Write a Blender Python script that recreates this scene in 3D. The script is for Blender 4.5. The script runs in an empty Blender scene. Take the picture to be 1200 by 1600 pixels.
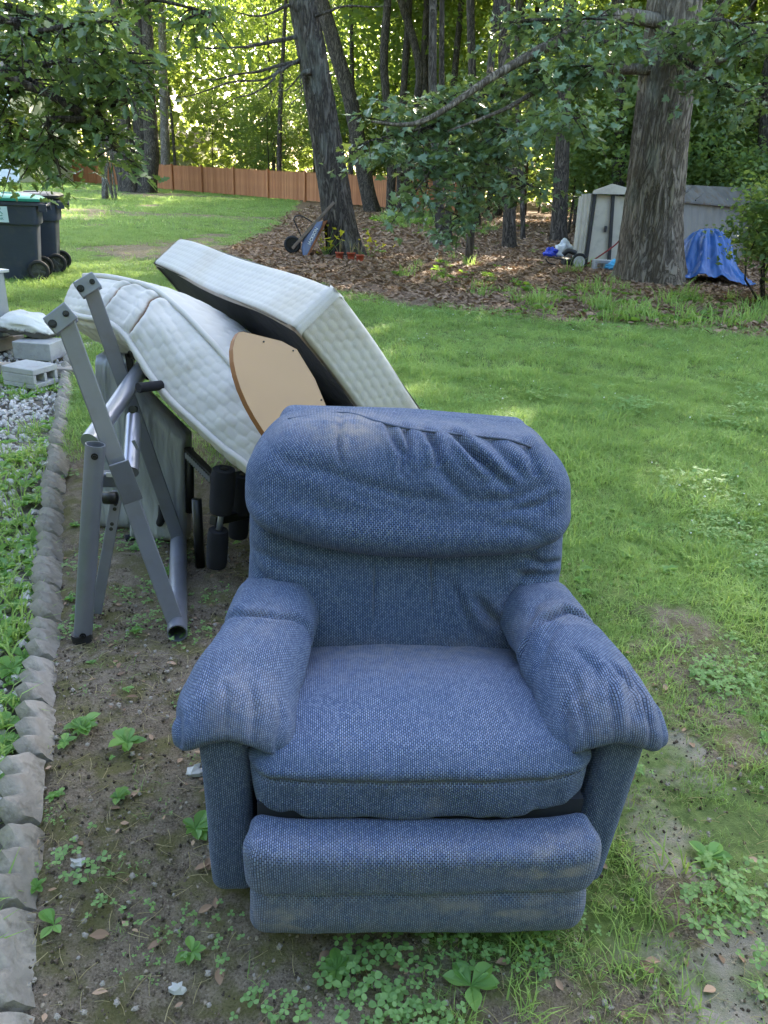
import bpy, math, os, random
import numpy as np
from mathutils import Vector, Matrix

# ------------------------------------------------------------------ camera, sky, sun, exposure
S = bpy.context.scene
CAM_H, FPX, PITCH, ROLL = 1.5, 1190.0, math.radians(23.8), math.radians(3.0)
cd = bpy.data.cameras.new('camera'); cam = bpy.data.objects.new('camera', cd); S.collection.objects.link(cam)
cd.sensor_fit = 'VERTICAL'; cd.sensor_height = 24.0; cd.lens = FPX / 1600 * 24.0
cd.clip_start = 0.05; cd.clip_end = 600
cam.matrix_world = Matrix.Translation((0, 0, CAM_H)) @ Matrix.Rotation(math.pi/2 - PITCH, 4, 'X') @ Matrix.Rotation(ROLL, 4, 'Z')
S.camera = cam

SUN_EL, SUN_AZ = math.radians(33), math.radians(16)      # azimuth from +Y towards +X
w = bpy.data.worlds.new('World'); S.world = w; w.use_nodes = True
nt = w.node_tree
bg = nt.nodes['Background']; sky = nt.nodes.new('ShaderNodeTexSky')
sky.sky_type = 'NISHITA'; sky.sun_disc = False
sky.sun_elevation = SUN_EL; sky.sun_rotation = SUN_AZ
sky.air_density = 0.85; sky.dust_density = 3.8; sky.ozone_density = 0.8
nt.links.new(sky.outputs[0], bg.inputs[0]); bg.inputs[1].default_value = 0.15
sd = bpy.data.lights.new('sun', 'SUN'); sd.energy = 5.0; sd.angle = math.radians(0.6); sd.color = (1.0, 0.9, 0.72)
sun = bpy.data.objects.new('sun', sd); S.collection.objects.link(sun)
to_sun = Vector((math.sin(SUN_AZ)*math.cos(SUN_EL), math.cos(SUN_AZ)*math.cos(SUN_EL), math.sin(SUN_EL)))
sun.rotation_euler = to_sun.to_track_quat('Z', 'Y').to_euler(); sun.location = (0, 0, 30)
S.view_settings.view_transform = 'Standard'; S.view_settings.look = 'None'
S.view_settings.gamma = 1.0; S.view_settings.use_curve_mapping = False
S.view_settings.exposure = 3.3
S.cycles.max_bounces = 8; S.cycles.diffuse_bounces = 5; S.cycles.transmission_bounces = 4
S.cycles.transparent_max_bounces = 6; S.cycles.caustics_reflective = False; S.cycles.caustics_refractive = False

# ------------------------------------------------------------------ helpers
C = S.collection
RNG = np.random.default_rng(7)
def ray(px, py):
    x = (px-600)/FPX; v = -(py-800)/FPX
    a = x*math.cos(ROLL)-v*math.sin(ROLL); b = x*math.sin(ROLL)+v*math.cos(ROLL); t = math.pi/2-PITCH
    return np.array([a, b*math.cos(t)+math.sin(t), b*math.sin(t)-math.cos(t)])
def G(px, py, z=0.0):
    d = ray(px, py); return np.array([0, 0, CAM_H]) + d*((z-CAM_H)/d[2])
def P(px, py, Y):
    d = ray(px, py); return np.array([0, 0, CAM_H]) + d*(Y/d[1])
def pxsize(p): # metres per photo pixel at a point
    return float(np.linalg.norm(np.asarray(p)-np.array([0, 0, CAM_H])))/FPX*0.93

def hash3(ix, iy, iz, seed=0):
    h = (ix*374761393 + iy*668265263 + iz*2147483647 + seed*974711) & 0x7fffffff
    h = ((h ^ (h >> 13))*1274126177) & 0x7fffffff
    return ((h ^ (h >> 16)) & 0xffff)/65535.0
def vnoise(p, seed=0):
    p = np.asarray(p, float); i = np.floor(p).astype(np.int64); f = p-i; f = f*f*(3-2*f)
    r = 0
    for a in (0, 1):
        for b in (0, 1):
            for c in (0, 1):
                wgt = (f[..., 0] if a else 1-f[..., 0])*(f[..., 1] if b else 1-f[..., 1])*(f[..., 2] if c else 1-f[..., 2])
                r = r + wgt*hash3(i[..., 0]+a, i[..., 1]+b, i[..., 2]+c, seed)
    return r*2-1
def fbm(p, seed=0, o=3):
    r = 0; amp = 1.0; p = np.asarray(p, float)
    for k in range(o):
        r = r+amp*vnoise(p*2**k, seed+k*17); amp *= .5
    return r
def sstep(a, b, x):
    t = np.clip((x-a)/(b-a), 0, 1); return t*t*(3-2*t)

def mesh_np(name, V, F, mat=None, smooth=False, uv=None, attrs=None, mats=None, midx=None):
    """F: (M,k) array or list of lists."""
    me = bpy.data.meshes.new(name)
    V = np.asarray(V, np.float32)
    if isinstance(F, np.ndarray) and F.ndim == 2:
        M, k = F.shape
        me.vertices.add(len(V)); me.vertices.foreach_set('co', V.ravel())
        me.loops.add(M*k); me.loops.foreach_set('vertex_index', F.astype(np.int32).ravel())
        me.polygons.add(M); me.polygons.foreach_set('loop_start', np.arange(0, M*k, k, dtype=np.int32))
        me.update(calc_edges=True)
    else:
        me.from_pydata([tuple(v) for v in V.tolist()], [], [list(map(int, f)) for f in F])
        me.update()
    if smooth: me.polygons.foreach_set('use_smooth', np.ones(len(me.polygons), bool))
    if uv is not None:
        l = me.uv_layers.new(name='UVMap'); l.data.foreach_set('uv', np.asarray(uv, np.float32).ravel())
    for k_, a in (attrs or {}).items():
        a = np.asarray(a, np.float32)
        if a.ndim == 1:
            at = me.attributes.new(k_, 'FLOAT', 'POINT'); at.data.foreach_set('value', a)
        else:
            at = me.attributes.new(k_, 'FLOAT_COLOR', 'POINT'); at.data.foreach_set('color', a.ravel())
    for m in (mats or ([mat] if mat else [])): me.materials.append(m)
    if midx is not None: me.polygons.foreach_set('material_index', np.asarray(midx, np.int32))
    me.validate(verbose=False)
    return me
def link(name, me, parent=None, loc=None):
    o = bpy.data.objects.new(name, me); C.objects.link(o)
    if parent is not None: o.parent = parent
    if loc is not None: o.location = loc
    return o
def tag(o, label=None, cat=None, group=None, kind=None):
    if label: o['label'] = label
    if cat: o['category'] = cat
    if group: o['group'] = group
    if kind: o['kind'] = kind
    return o
def thing(name, label, cat, loc=(0, 0, 0), rz=0.0, group=None):
    o = bpy.data.objects.new(name, None); C.objects.link(o); o.empty_display_size = .1
    o.location = loc; o.rotation_euler = (0, 0, rz)
    return tag(o, label, cat, group)

class MB:
    def __init__(s): s.v = []; s.f = []
    def add(s, V, F):
        n = len(s.v); s.v += [tuple(float(c) for c in v) for v in V]; s.f += [[int(i)+n for i in f] for f in F]; return s
    def box(s, c, h, R=None):
        V = np.array([[x, y, z] for x in (-1, 1) for y in (-1, 1) for z in (-1, 1)], float)*np.asarray(h)
        if R is not None: V = V@np.asarray(R).T
        V = V+np.asarray(c)
        return s.add(V, [[0, 1, 3, 2], [4, 6, 7, 5], [0, 4, 5, 1], [2, 3, 7, 6], [0, 2, 6, 4], [1, 5, 7, 3]])
    def bar(s, a, b, w, t, up=(0, 0, 1)):   # flat bar: width w along 'side', thickness t
        a = np.asarray(a, float); b = np.asarray(b, float); d = b-a; L = np.linalg.norm(d); d /= L
        u = np.asarray(up, float); u = u-d*(u@d); u /= np.linalg.norm(u); sd_ = np.cross(d, u)
        return s.box((a+b)/2, (w/2, t/2, L/2), np.stack([u, sd_, d], 1))
    def tube(s, pts, rad, n=12, cap=True):
        V, F = tube_np(pts, rad, n, cap); return s.add(V, F)
    def pipe(s, a, b, r, ri, n=18):         # hollow open tube
        a = np.asarray(a, float); b = np.asarray(b, float); d = (b-a)/np.linalg.norm(b-a)
        u = np.cross(d, [0.3, 1, .2]); u /= np.linalg.norm(u); w_ = np.cross(d, u)
        V = []
        for p, rr in ((a, r), (b, r), (b, ri), (a, ri)):
            for k in range(n):
                t = 2*math.pi*k/n; V.append(p+(u*math.cos(t)+w_*math.sin(t))*rr)
        F = []
        for q in range(4):
            for k in range(n):
                F.append([q*n+k, q*n+(k+1) % n, ((q+1) % 4)*n+(k+1) % n, ((q+1) % 4)*n+k])
        return s.add(V, F)
    def build(s, name, mat, parent=None, smooth=False, bevel=0.0, auto=False):
        me = mesh_np(name, np.array(s.v), s.f, mat, smooth)
        o = link(name, me, parent)
        if bevel:
            m = o.modifiers.new('bevel', 'BEVEL'); m.width = bevel; m.segments = 2; m.limit_method = 'ANGLE'; m.angle_limit = math.radians(40)
        if auto and smooth:
            try: me.set_sharp_from_angle(angle=math.radians(40))
            except Exception: pass
        return o
def tube_np(pts, rad, n=12, cap=True):
    pts = np.asarray(pts, float); m = len(pts); rad = np.broadcast_to(np.asarray(rad, float), (m,))
    T = np.gradient(pts, axis=0); T /= np.linalg.norm(T, axis=1)[:, None]+1e-12
    u = np.cross(T[0], [0.21, .93, .31]); u /= np.linalg.norm(u)
    V = []; F = []
    for i in range(m):
        u = u-T[i]*(u@T[i]); u /= np.linalg.norm(u); w_ = np.cross(T[i], u)
        a = np.linspace(0, 2*math.pi, n, endpoint=False)
        V.append(pts[i]+rad[i]*(np.cos(a)[:, None]*u+np.sin(a)[:, None]*w_))
    V = np.concatenate(V)
    for i in range(m-1):
        for k in range(n):
            F.append([i*n+k, i*n+(k+1) % n, (i+1)*n+(k+1) % n, (i+1)*n+k])
    if cap: F.append(list(range(n))[::-1]); F.append([(m-1)*n+k for k in range(n)])
    return V, F
def spline(pts, n):
    pts = np.asarray(pts, float); m = len(pts); t = np.linspace(0, m-1, n); out = []
    for x in t:
        i = min(int(x), m-2); f = x-i
        p0, p1, p2, p3 = pts[max(i-1, 0)], pts[i], pts[i+1], pts[min(i+2, m-1)]
        out.append(.5*((2*p1)+(-p0+p2)*f+(2*p0-5*p1+4*p2-p3)*f*f+(-p0+3*p1-3*p2+p3)*f**3))
    return np.array(out)

def text_part(txt, org, ex, ey, width, mat, parent, name):
    """flat lettering as a mesh: baseline start org, along ex, upright ey"""
    cu = bpy.data.curves.new('t', 'FONT'); cu.body = txt; cu.extrude = .004; cu.offset = .012
    ob = bpy.data.objects.new('t', cu); C.objects.link(ob); bpy.context.view_layer.update()
    me = bpy.data.meshes.new_from_object(ob.evaluated_get(bpy.context.evaluated_depsgraph_get())); bpy.data.objects.remove(ob); bpy.data.curves.remove(cu)
    V = np.zeros(len(me.vertices)*3); me.vertices.foreach_get('co', V); V = V.reshape(-1, 3); k = width/(V[:, 0].max()-V[:, 0].min()); ez = np.cross(ex, ey)
    W = np.asarray(org)+np.outer(V[:, 0]*k, ex)+np.outer(V[:, 1]*k, ey)+np.outer(V[:, 2]*k, ez)
    me.vertices.foreach_set('co', W.astype(np.float32).ravel()); me.materials.clear(); me.materials.append(mat); me.update()
    return link(name, me, parent)

# ------------------------------------------------------------------ materials
class NB:
    def __init__(s, name):
        s.m = bpy.data.materials.new(name); s.m.use_nodes = True; s.t = s.m.node_tree; s.n = s.t.nodes
        s.p = s.n['Principled BSDF']; s.o = s.n['Material Output']
    def node(s, typ, ins=None, **kw):
        n = s.n.new(typ)
        for k, v in kw.items(): setattr(n, k, v)
        for k, v in (ins or {}).items():
            if hasattr(v, 'is_output') or isinstance(v, bpy.types.NodeSocket): s.t.links.new(v, n.inputs[k])
            else: n.inputs[k].default_value = v
        return n
    def set(s, **kw):
        for k, v in kw.items():
            k = k.replace('_', ' ')
            if isinstance(v, bpy.types.NodeSocket): s.t.links.new(v, s.p.inputs[k])
            else: s.p.inputs[k].default_value = v
    def coords(s, kind='Object', scale=(1, 1, 1), rot=(0, 0, 0)):
        tc = s.node('ShaderNodeTexCoord')
        mp = s.node('ShaderNodeMapping', {0: tc.outputs[kind], 'Scale': scale, 'Rotation': rot}); return mp.outputs[0]
    def noise(s, vec, scale, detail=4, rough=.55, dist=0):
        return s.node('ShaderNodeTexNoise', {'Vector': vec, 'Scale': scale, 'Detail': detail, 'Roughness': rough, 'Distortion': dist}).outputs['Fac']
    def ramp(s, fac, stops, interp='LINEAR'):
        r = s.node('ShaderNodeValToRGB', {0: fac}); cr = r.color_ramp; cr.interpolation = interp
        while len(cr.elements) < len(stops): cr.elements.new(.5)
        for e, (p, c) in zip(cr.elements, stops):
            e.position = p; e.color = (c, c, c, 1) if isinstance(c, (int, float)) else (*c, 1)
        return r.outputs[0]
    def mix(s, f, a, b, mode='MIX'):
        n = s.n.new('ShaderNodeMix'); n.data_type = 'RGBA'; n.blend_type = mode
        for i, v in ((0, f), (6, a), (7, b)):
            if isinstance(v, bpy.types.NodeSocket): s.t.links.new(v, n.inputs[i])
            elif isinstance(v, (int, float)): n.inputs[i].default_value = v if i == 0 else (v, v, v, 1)
            else: n.inputs[i].default_value = (*v, 1)
        return n.outputs[2]
    def math(s, op, a, b=0.0):
        n = s.node('ShaderNodeMath', operation=op)
        for i, v in ((0, a), (1, b)):
            if isinstance(v, bpy.types.NodeSocket): s.t.links.new(v, n.inputs[i])
            else: n.inputs[i].default_value = v
        return n.outputs[0]
    def bump(s, h, strength=.5, dist=.01, normal=None):
        ins = {'Height': h, 'Strength': strength, 'Distance': dist}
        if normal is not None: ins['Normal'] = normal
        b = s.node('ShaderNodeBump', ins); s.t.links.new(b.outputs[0], s.p.inputs['Normal']); return b.outputs[0]
    def attr(s, name, out='Fac'):
        return s.node('ShaderNodeAttribute', attribute_name=name).outputs[out]

def plain(name, col, rough=.6, metal=0.0, var=.25, scale=6.0, bump=.15, bscale=40, dist=.004, spec=.4, dirt=None):
    b = NB(name); co = b.coords()
    n = b.noise(co, scale, 5)
    f = b.ramp(n, [(.3, 0.0), (.7, 1.0)])
    c = b.mix(f, tuple(x*(1-var) for x in col), tuple(min(1, x*(1+var)) for x in col))
    if dirt:
        d = b.ramp(b.noise(co, scale*2.3, 6, .65), [(.5, 0.0), (.68, 1.0)])
        c = b.mix(b.math('MULTIPLY', d, dirt[1]), c, dirt[0])
    b.set(Base_Color=c, Roughness=rough, Metallic=metal, Specular_IOR_Level=spec)
    if bump: b.bump(b.noise(co, bscale, 4), bump, dist)
    return b.m

def leaf_mat(name, dark, light, trans=.35, rough=.45, tcol=None, spec=.35, patch=False):
    b = NB(name)
    g = b.node('ShaderNodeNewGeometry')
    r = g.outputs['Random Per Island']
    oi = b.node('ShaderNodeObjectInfo').outputs['Random']
    k = b.math('FRACT', b.math('ADD', r, oi))
    if patch:
        pn = b.node('ShaderNodeTexNoise', {'Vector': g.outputs['Position'], 'Scale': 1.1, 'Detail': 5.0, 'Roughness': .65}).outputs['Fac']; k = b.math('ADD', b.math('MULTIPLY', k, .45), b.math('MULTIPLY', b.ramp(pn, [(.34, 0.0), (.66, 1.0)]), .6))
    col = b.mix(k, dark, light)
    b.set(Base_Color=col, Roughness=rough, Specular_IOR_Level=spec)
    tr = b.node('ShaderNodeBsdfTranslucent')
    tc = b.mix(.75, col, tcol or tuple(min(1, c*3.0) for c in (light[0]*1.15, light[1], light[2]*.5)))
    b.t.links.new(tc, tr.inputs[0])
    ms = b.node('ShaderNodeMixShader', {0: trans, 1: b.p.outputs[0], 2: tr.outputs[0]})
    b.t.links.new(ms.outputs[0], b.o.inputs[0])
    return b.m

def bark_mat(name, c1, c2, sc=1.0, lichen=0.0):
    b = NB(name); co = b.coords('Object', (9*sc, 9*sc, 1.7*sc))
    n1 = b.noise(co, 2.2, 6, .6, .6)
    v = b.noise(co, 1.15, 5, .62, 1.2)
    vr = b.ramp(b.math('ABSOLUTE', b.math('SUBTRACT', v, .5)), [(0.0, 0.0), (.12, 1.0)])
    h = b.math('MULTIPLY', b.math('ADD', n1, .35), vr)
    col = b.mix(b.ramp(h, [(.1, 0.0), (.75, 1.0)]), c1, c2)
    if lichen:
        ln = b.ramp(b.noise(b.coords('Object', (1, 1, .6)), 1.6, 5, .65), [(.55, 0.0), (.66, lichen)])
        col = b.mix(ln, col, (.34, .36, .30))
    b.set(Base_Color=col, Roughness=.92, Specular_IOR_Level=.15)
    b.bump(h, .9, .03)
    return b.m

MT = {}
MT['bark_grey'] = bark_mat('bark_grey', (.05, .042, .035), (.15, .13, .108), 1.0, .25)
MT['bark_oak'] = bark_mat('bark_oak', (.10, .08, .058), (.28, .235, .18), .9, .3)
MT['bark_dark'] = bark_mat('bark_dark', (.04, .034, .027), (.15, .125, .10), 1.3)
MT['bark_pale'] = bark_mat('bark_pale', (.10, .085, .07), (.34, .31, .27), 1.6)
MT['leaf_wood'] = leaf_mat('leaf_wood', (.045, .095, .026), (.12, .18, .05), .44)
MT['leaf_under'] = leaf_mat('leaf_under', (.05, .105, .038), (.13, .195, .07), .42)
MT['leaf_maple'] = leaf_mat('leaf_maple', (.075, .14, .075), (.19, .28, .165), .36, .34, (.30, .38, .06), .5)
MT['leaf_oak'] = leaf_mat('leaf_oak', (.055, .11, .042), (.14, .21, .09), .35, .34, (.30, .40, .06), .5)
MT['needle'] = leaf_mat('needle', (.03, .07, .045), (.07, .12, .075), .3)
MT['leaf_far'] = leaf_mat('leaf_far', (.05, .09, .03), (.12, .17, .055), .5)
MT['fern'] = leaf_mat('fern', (.05, .12, .022), (.12, .22, .05), .4)
MT['yellow_leaf'] = leaf_mat('yellow_leaf', (.45, .42, .02), (.62, .60, .05), .5, .5, (.8, .75, .05))
MT['grass'] = leaf_mat('grass', (.08, .18, .045), (.28, .42, .125), .40, .5, (.46, .60, .16), .3, True)
MT['grass_long'] = leaf_mat('grass_long', (.10, .21, .045), (.34, .48, .12), .40, .5, (.46, .60, .16), .3, True)
MT['grass_dry'] = leaf_mat('grass_dry', (.20, .17, .09), (.34, .29, .17), .25)
MT['clover'] = leaf_mat('clover', (.085, .18, .055), (.17, .29, .10), .3, .55)
MT['weed'] = leaf_mat('weed', (.08, .18, .045), (.17, .31, .09), .32, .45)
MT['litter'] = leaf_mat('litter', (.14, .088, .058), (.38, .26, .175), .12, .7, (.4, .25, .12), .2)
MT['flower_white'] = plain('flower_white', (.72, .72, .66), .7, var=.05, bump=0)
MT['black_plastic'] = plain('black_plastic', (.018, .018, .02), .5, var=.3, bump=.1)
MT['rubber'] = plain('rubber', (.02, .02, .02), .8, var=.3, bump=.2)
MT['foam'] = plain('foam', (.012, .012, .016), .95, var=.3, bump=.3, bscale=220, dist=.002)
MT['steel'] = plain('steel', (.20, .21, .25), .38, .55, .12, 3, .05, 60, .001, dirt=((.12, .10, .08), .25))
MT['steel_light'] = plain('steel_light', (.30, .31, .36), .33, .65, .12, 3, .05, 60, .001)
MT['bolt'] = plain('bolt', (.03, .03, .03), .4, .7, .2, bump=0)
MT['concrete'] = plain('concrete', (.27, .245, .21), .95, 0, .35, 7, .8, 45, .008, .2, ((.10, .09, .07), .75))
MT['block'] = plain('block', (.36, .36, .355), .95, 0, .15, 6, .5, 80, .004, .2, ((.2, .19, .17), .4))
MT['terracotta'] = plain('terracotta', (.36, .07, .03), .7, 0, .15, 10, .1)
MT['soil'] = plain('soil', (.05, .036, .026), 1, 0, .3, 20, .6)
MT['timber'] = plain('timber', (.25, .22, .19), .9, 0, .25, 8, .4)

# ------------------------------------------------------------------ ground: one sheet, with zones of grass, bare soil, sand, leaf litter and gravel
EDGE = np.array([[-.50, .55], [-.636, .963], [-.751, 1.238], [-.862, 1.579], [-1.069, 2.14], [-1.337, 2.828], [-1.806, 4.069], [-2.446, 5.792], [-2.56, 6.15], [-2.6, 6.4]])
FAR = np.array([[-30, 60], [-8, 60], [-5.2, 42], [-3.6, 24], [-3.3, 15.4], [-1.9, 12.4], [-.5, 10.6], [.68, 10.0], [2.22, 9.5], [4.44, 9.22], [9, 8.9], [40, 8.6]])
def edge_x(y): return np.interp(y, EDGE[:, 1], EDGE[:, 0])
def lawn_far(x): return np.interp(x, FAR[:, 0], FAR[:, 1])
def zones(x, y):
    p = np.stack([x, y, x*0], -1)
    n1 = fbm(p*.9, 3); n2 = fbm(p*2.7, 11); n3 = fbm(p*7.0, 23)
    ex = edge_x(y)
    litter = sstep(-.5, .5, y-lawn_far(x)+.5*n2+.25*n3)
    gravel = ((x < ex-.03) & (y < 6.9) & (y > -1)).astype(float)*sstep(-.15, .15, (6.9-y)+.2*n2)
    # bare strip between edging and chair, worn ground round the chair
    strip = sstep(.15, -.25, x-(-.05+.30*n2)-np.clip((2.6-y)*.15, -.5, .5))*sstep(5.6, 3.4, y+.5*n2)
    front = sstep(1.35, .95, y+.10*n2)*.75
    right = sstep(3.1, 2.0, y+.5*n1)*sstep(.2, .7, x)*(.55+.5*n2)
    worn = np.clip(np.maximum(np.maximum(strip, front), right), 0, 1)
    grass = (1-litter)*(1-gravel)*(1-.93*worn)
    # thin shady patch by the wheelbarrow and under the far trees
    thin = np.exp(-(((x+3.4)/2.4)**2+((y-15.5)/3.2)**2))*1.1+np.exp(-(((x+13.5)/3.5)**2+((y-44)/4)**2))*.9
    thin += .55*sstep(.15, .7, n1)*sstep(9, 13, y)
    thin += np.exp(-((y-27-.1*x)/1.3)**2)*.8*(x < -4)
    grass = grass*np.clip(1-thin*(1+.5*n2), .06, 1)
    sand = np.zeros_like(x)
    for (cx, cy, r) in ((.80, 1.50, .25), (.97, 1.80, .10), (.80, 1.02, .22), (.97, 1.14, .15), (.66, 1.60, .15), (-.02, .93, .10), (1.0, 1.30, .08)):
        sand = np.maximum(sand, sstep(1.2, .3, np.hypot((x-cx), (y-cy)*1.2)/r+.9*n3+.4*n2))
    return dict(grass=grass, litter=litter, gravel=gravel, worn=worn, sand=sand, n1=n1, n2=n2, n3=n3)
def build_ground():
    def axis(segs):
        out = []
        for a, b, st in segs: out += list(np.arange(a, b, st))
        return np.array(out+[segs[-1][1]])
    xs = axis([(-260, -60, 20), (-60, -20, 2), (-20, -6, .4), (-6, -2, .1), (-2, 2.2, .04), (2.2, 8, .1), (8, 20, .4), (20, 60, 2), (60, 260, 20)])
    ys = axis([(-120, -10, 10), (-10, .3, .5), (.3, 3.4, .04), (3.4, 9, .08), (9, 20, .16), (20, 60, .6), (60, 300, 20)])
    X, Yg = np.meshgrid(xs, ys); x = X.ravel(); y = Yg.ravel()
    z_ = zones(x, y)
    near = sstep(40, 20, np.hypot(x, y))
    h = (.018*z_['n2']+.008*z_['n3']+.004*fbm(np.stack([x*18, y*18, x*0], -1), 5))*near
    h = h*np.where((np.abs(x-.1) < .5) & (y > 1.0) & (y < 2.0), .35, 1)
    h += z_['litter']*.03*z_['n2']*near
    h += -.03*z_['gravel']
    V = np.stack([x, y, h], -1); nx, ny = len(xs), len(ys)
    i = np.arange((ny-1)*(nx-1)); r, c = i//(nx-1), i % (nx-1)
    F = np.stack([r*nx+c, r*nx+c+1, (r+1)*nx+c+1, (r+1)*nx+c], 1)
    z1 = np.stack([z_['grass'], z_['litter'], z_['sand'], z_['gravel']], -1)
    b = NB('ground')
    at = b.node('ShaderNodeAttribute', attribute_name='zone'); sp = b.node('ShaderNodeSeparateColor', {0: at.outputs['Color']})
    co = b.coords()
    nA = b.noise(co, 26, 6, .65); nB = b.noise(co, 3.2, 5); nC = b.noise(co, 190, 5, .75); nD = b.noise(co, 9, 6, .6)
    soil = b.mix(b.ramp(nA, [(.32, 0.0), (.68, 1.0)]), (.10, .078, .056), (.28, .23, .17))
    soil = b.mix(b.ramp(nC, [(.50, 0.0), (.66, .9)]), soil, (.34, .285, .22)); soil = b.mix(b.ramp(nC, [(.34, .75), (.47, 0.0)]), soil, (.035, .026, .018))
    soil = b.mix(b.ramp(nB, [(.55, 0.0), (.75, .55)]), soil, (.21, .17, .13))
    moss = b.ramp(nD, [(.46, 0.0), (.60, .8)])
    soil = b.mix(moss, soil, b.mix(nC, (.085, .085, .03), (.18, .17, .065)))
    sand = b.mix(nC, (.27, .235, .19), (.45, .405, .35))
    c = b.mix(b.ramp(b.math('ADD', sp.outputs[2], b.math('MULTIPLY', b.math('SUBTRACT', nA, .5), 1.5)), [(.30, 0.0), (.62, 1.0)]), soil, sand)
    gr = b.mix(b.ramp(nA, [(.35, 0.0), (.65, 1.0)]), (.075, .125, .03), (.16, .23, .065))
    c = b.mix(b.ramp(b.math('ADD', sp.outputs[0], b.math('MULTIPLY', b.math('SUBTRACT', nD, .5), .9)), [(.35, 0.0), (.62, .92)]), c, gr)
    lit = b.mix(b.ramp(nA, [(.35, 0.0), (.65, 1.0)]), (.09, .06, .042), (.26, .18, .125))
    c = b.mix(sp.outputs[1], c, lit)
    c = b.mix(at.outputs['Alpha'], c, b.mix(nA, (.10, .09, .075), (.22, .20, .175)))
    b.set(Base_Color=c, Roughness=.97, Specular_IOR_Level=.12)
    b.bump(b.math('ADD', b.math('MULTIPLY', nC, .5), nA), 1.0, .022)
    me = mesh_np('ground', V, F, b.m, True, attrs={'zone': z1})
    o = link('ground', me); tag(o, kind='structure')
build_ground()

# ------------------------------------------------------------------ picket fence far behind the lawn
def build_fence():
    A = np.array([-23.3, 58.66]); B = np.array([2.6, 37.9]); d = B-A; L = np.linalg.norm(d); d /= L
    nrm = np.array([-d[1], d[0]])
    t = thing('picket_fence', 'long reddish brown wooden picket fence across the back of the lawn', 'fence', (A[0], A[1], 0), math.atan2(d[1], d[0]))
    b = NB('fence_wood'); co = b.coords('Object', (1, 1, .2)); oi = b.node('ShaderNodeObjectInfo').outputs['Random']
    c = b.mix(oi, (.36, .135, .05), (.50, .21, .085)); c = b.mix(b.ramp(b.noise(co, 9, 5), [(.35, .0), (.75, .6)]), c, (.22, .085, .04))
    b.set(Base_Color=c, Roughness=.85); mat = b.m
    pm = MB(); w_, h, th = .052, 1.5, .011
    prof = [(-w_, .08), (w_, .08), (w_, h-.09), (0, h), (-w_, h-.09)]
    V = [(x, s*th, z) for s in (-1, 1) for x, z in prof]
    F = [[4, 3, 2, 1, 0], [5, 6, 7, 8, 9]]+[[i, (i+1) % 5, 5+(i+1) % 5, 5+i] for i in range(5)]
    pme = mesh_np('picket', V, F, mat)
    n = int(L/.118)
    for i in range(min(n, 298)):
        o = link('picket', pme, t, (i*.118+.06, -.05+RNG.uniform(-.006, .006), RNG.uniform(-.02, .015)))
    q = MB().box((0, 0, .77), (.05, .05, .77)); pk = mesh_np('post', np.array(q.v), q.f, mat)
    for i in range(int(L/2.9)+1): link('post', pk, t, (i*2.9+.2, -.125, 0))
    for z in (.35, 1.2): MB().box((L/2, .0, z), (L/2, .035, .045)).build('rail', mat, t)
build_fence()

# ------------------------------------------------------------------ houses seen in gaps at the far left
def build_house(name, label, x0, x1, y0, y1, h, roof_h, col, rz=0.0, windows=()):
    t = thing(name, label, 'house', ((x0+x1)/2, y0, 0), rz)
    m = plain(name+'_siding', col, .7, 0, .06, 2, .05); W = (x1-x0)/2; D = y1-y0
    MB().box((0, D/2, h/2), (W, D/2, h/2)).build('wall', m, t)
    for k in range(int(h/.2)):
        MB().bar((-W-.02, -.014, k*.2+.1), (W+.02, -.014, k*.2+.1), .19, .02, (0, .12, 1)).build('siding_board', m, t)
    r = MB(); e = .35
    r.add([(-W-e, -e, h), (W+e, -e, h), (W+e, D+e, h), (-W-e, D+e, h), (-W-e, D/2, h+roof_h), (W+e, D/2, h+roof_h)],
          [[0, 1, 5, 4], [2, 3, 4, 5], [0, 4, 3], [1, 2, 5], [3, 2, 1, 0]])
    r.build('roof', plain(name+'_roof', (.12, .11, .10), .9), t)
    for s in (-1, 1): MB().box((s*(W+.03), -.02, h/2), (.06, .05, h/2)).build('corner_trim', MT['flower_white'], t)
    for (wx, wz) in windows:
        f = MB().box((wx, -.05, wz), (.5, .03, .65)).build('window', MT['flower_white'], t)
        MB().box((wx, -.07, wz), (.42, .02, .57)).build('pane', plain(name+'_glass', (.03, .04, .05), .1, 0, .1, bump=0), f)
build_house('white_house', 'white sided house behind the hanging oak leaves at the far left', -38, -23.2, 50, 60, 5.6, 2.4, (.62, .63, .62), 0.0, ((4.5, 1.6), (0, 1.6)))
build_house('small_house', 'small pale house showing above the fence behind the clump of trunks', -24.5, -17.6, 72, 80, 2.9, 1.8, (.66, .66, .64), 0.0, ((0.5, 1.5),))

# ------------------------------------------------------------------ trees
def leaves_quad(cen, size, rng, up=.5, ax=None):
    n = len(cen)
    nrm = rng.normal(0, 1, (n, 3)); nrm[:, 2] = np.abs(nrm[:, 2])+up; nrm /= np.linalg.norm(nrm, axis=1)[:, None]
    a = rng.normal(0, 1, (n, 3)) if ax is None else ax+rng.normal(0, .5, (n, 3))
    a -= nrm*np.sum(a*nrm, 1)[:, None]; a /= np.linalg.norm(a, axis=1)[:, None]; s = np.cross(nrm, a)
    L = size*rng.uniform(.65, 1.25, n)[:, None]; W = L*.32
    V = np.stack([cen, cen+a*L*.5+s*W+nrm*L*.08, cen+a*L-nrm*L*.06, cen+a*L*.5-s*W+nrm*L*.08], 1).reshape(-1, 3)
    return V, np.arange(n*4).reshape(n, 4)
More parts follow.
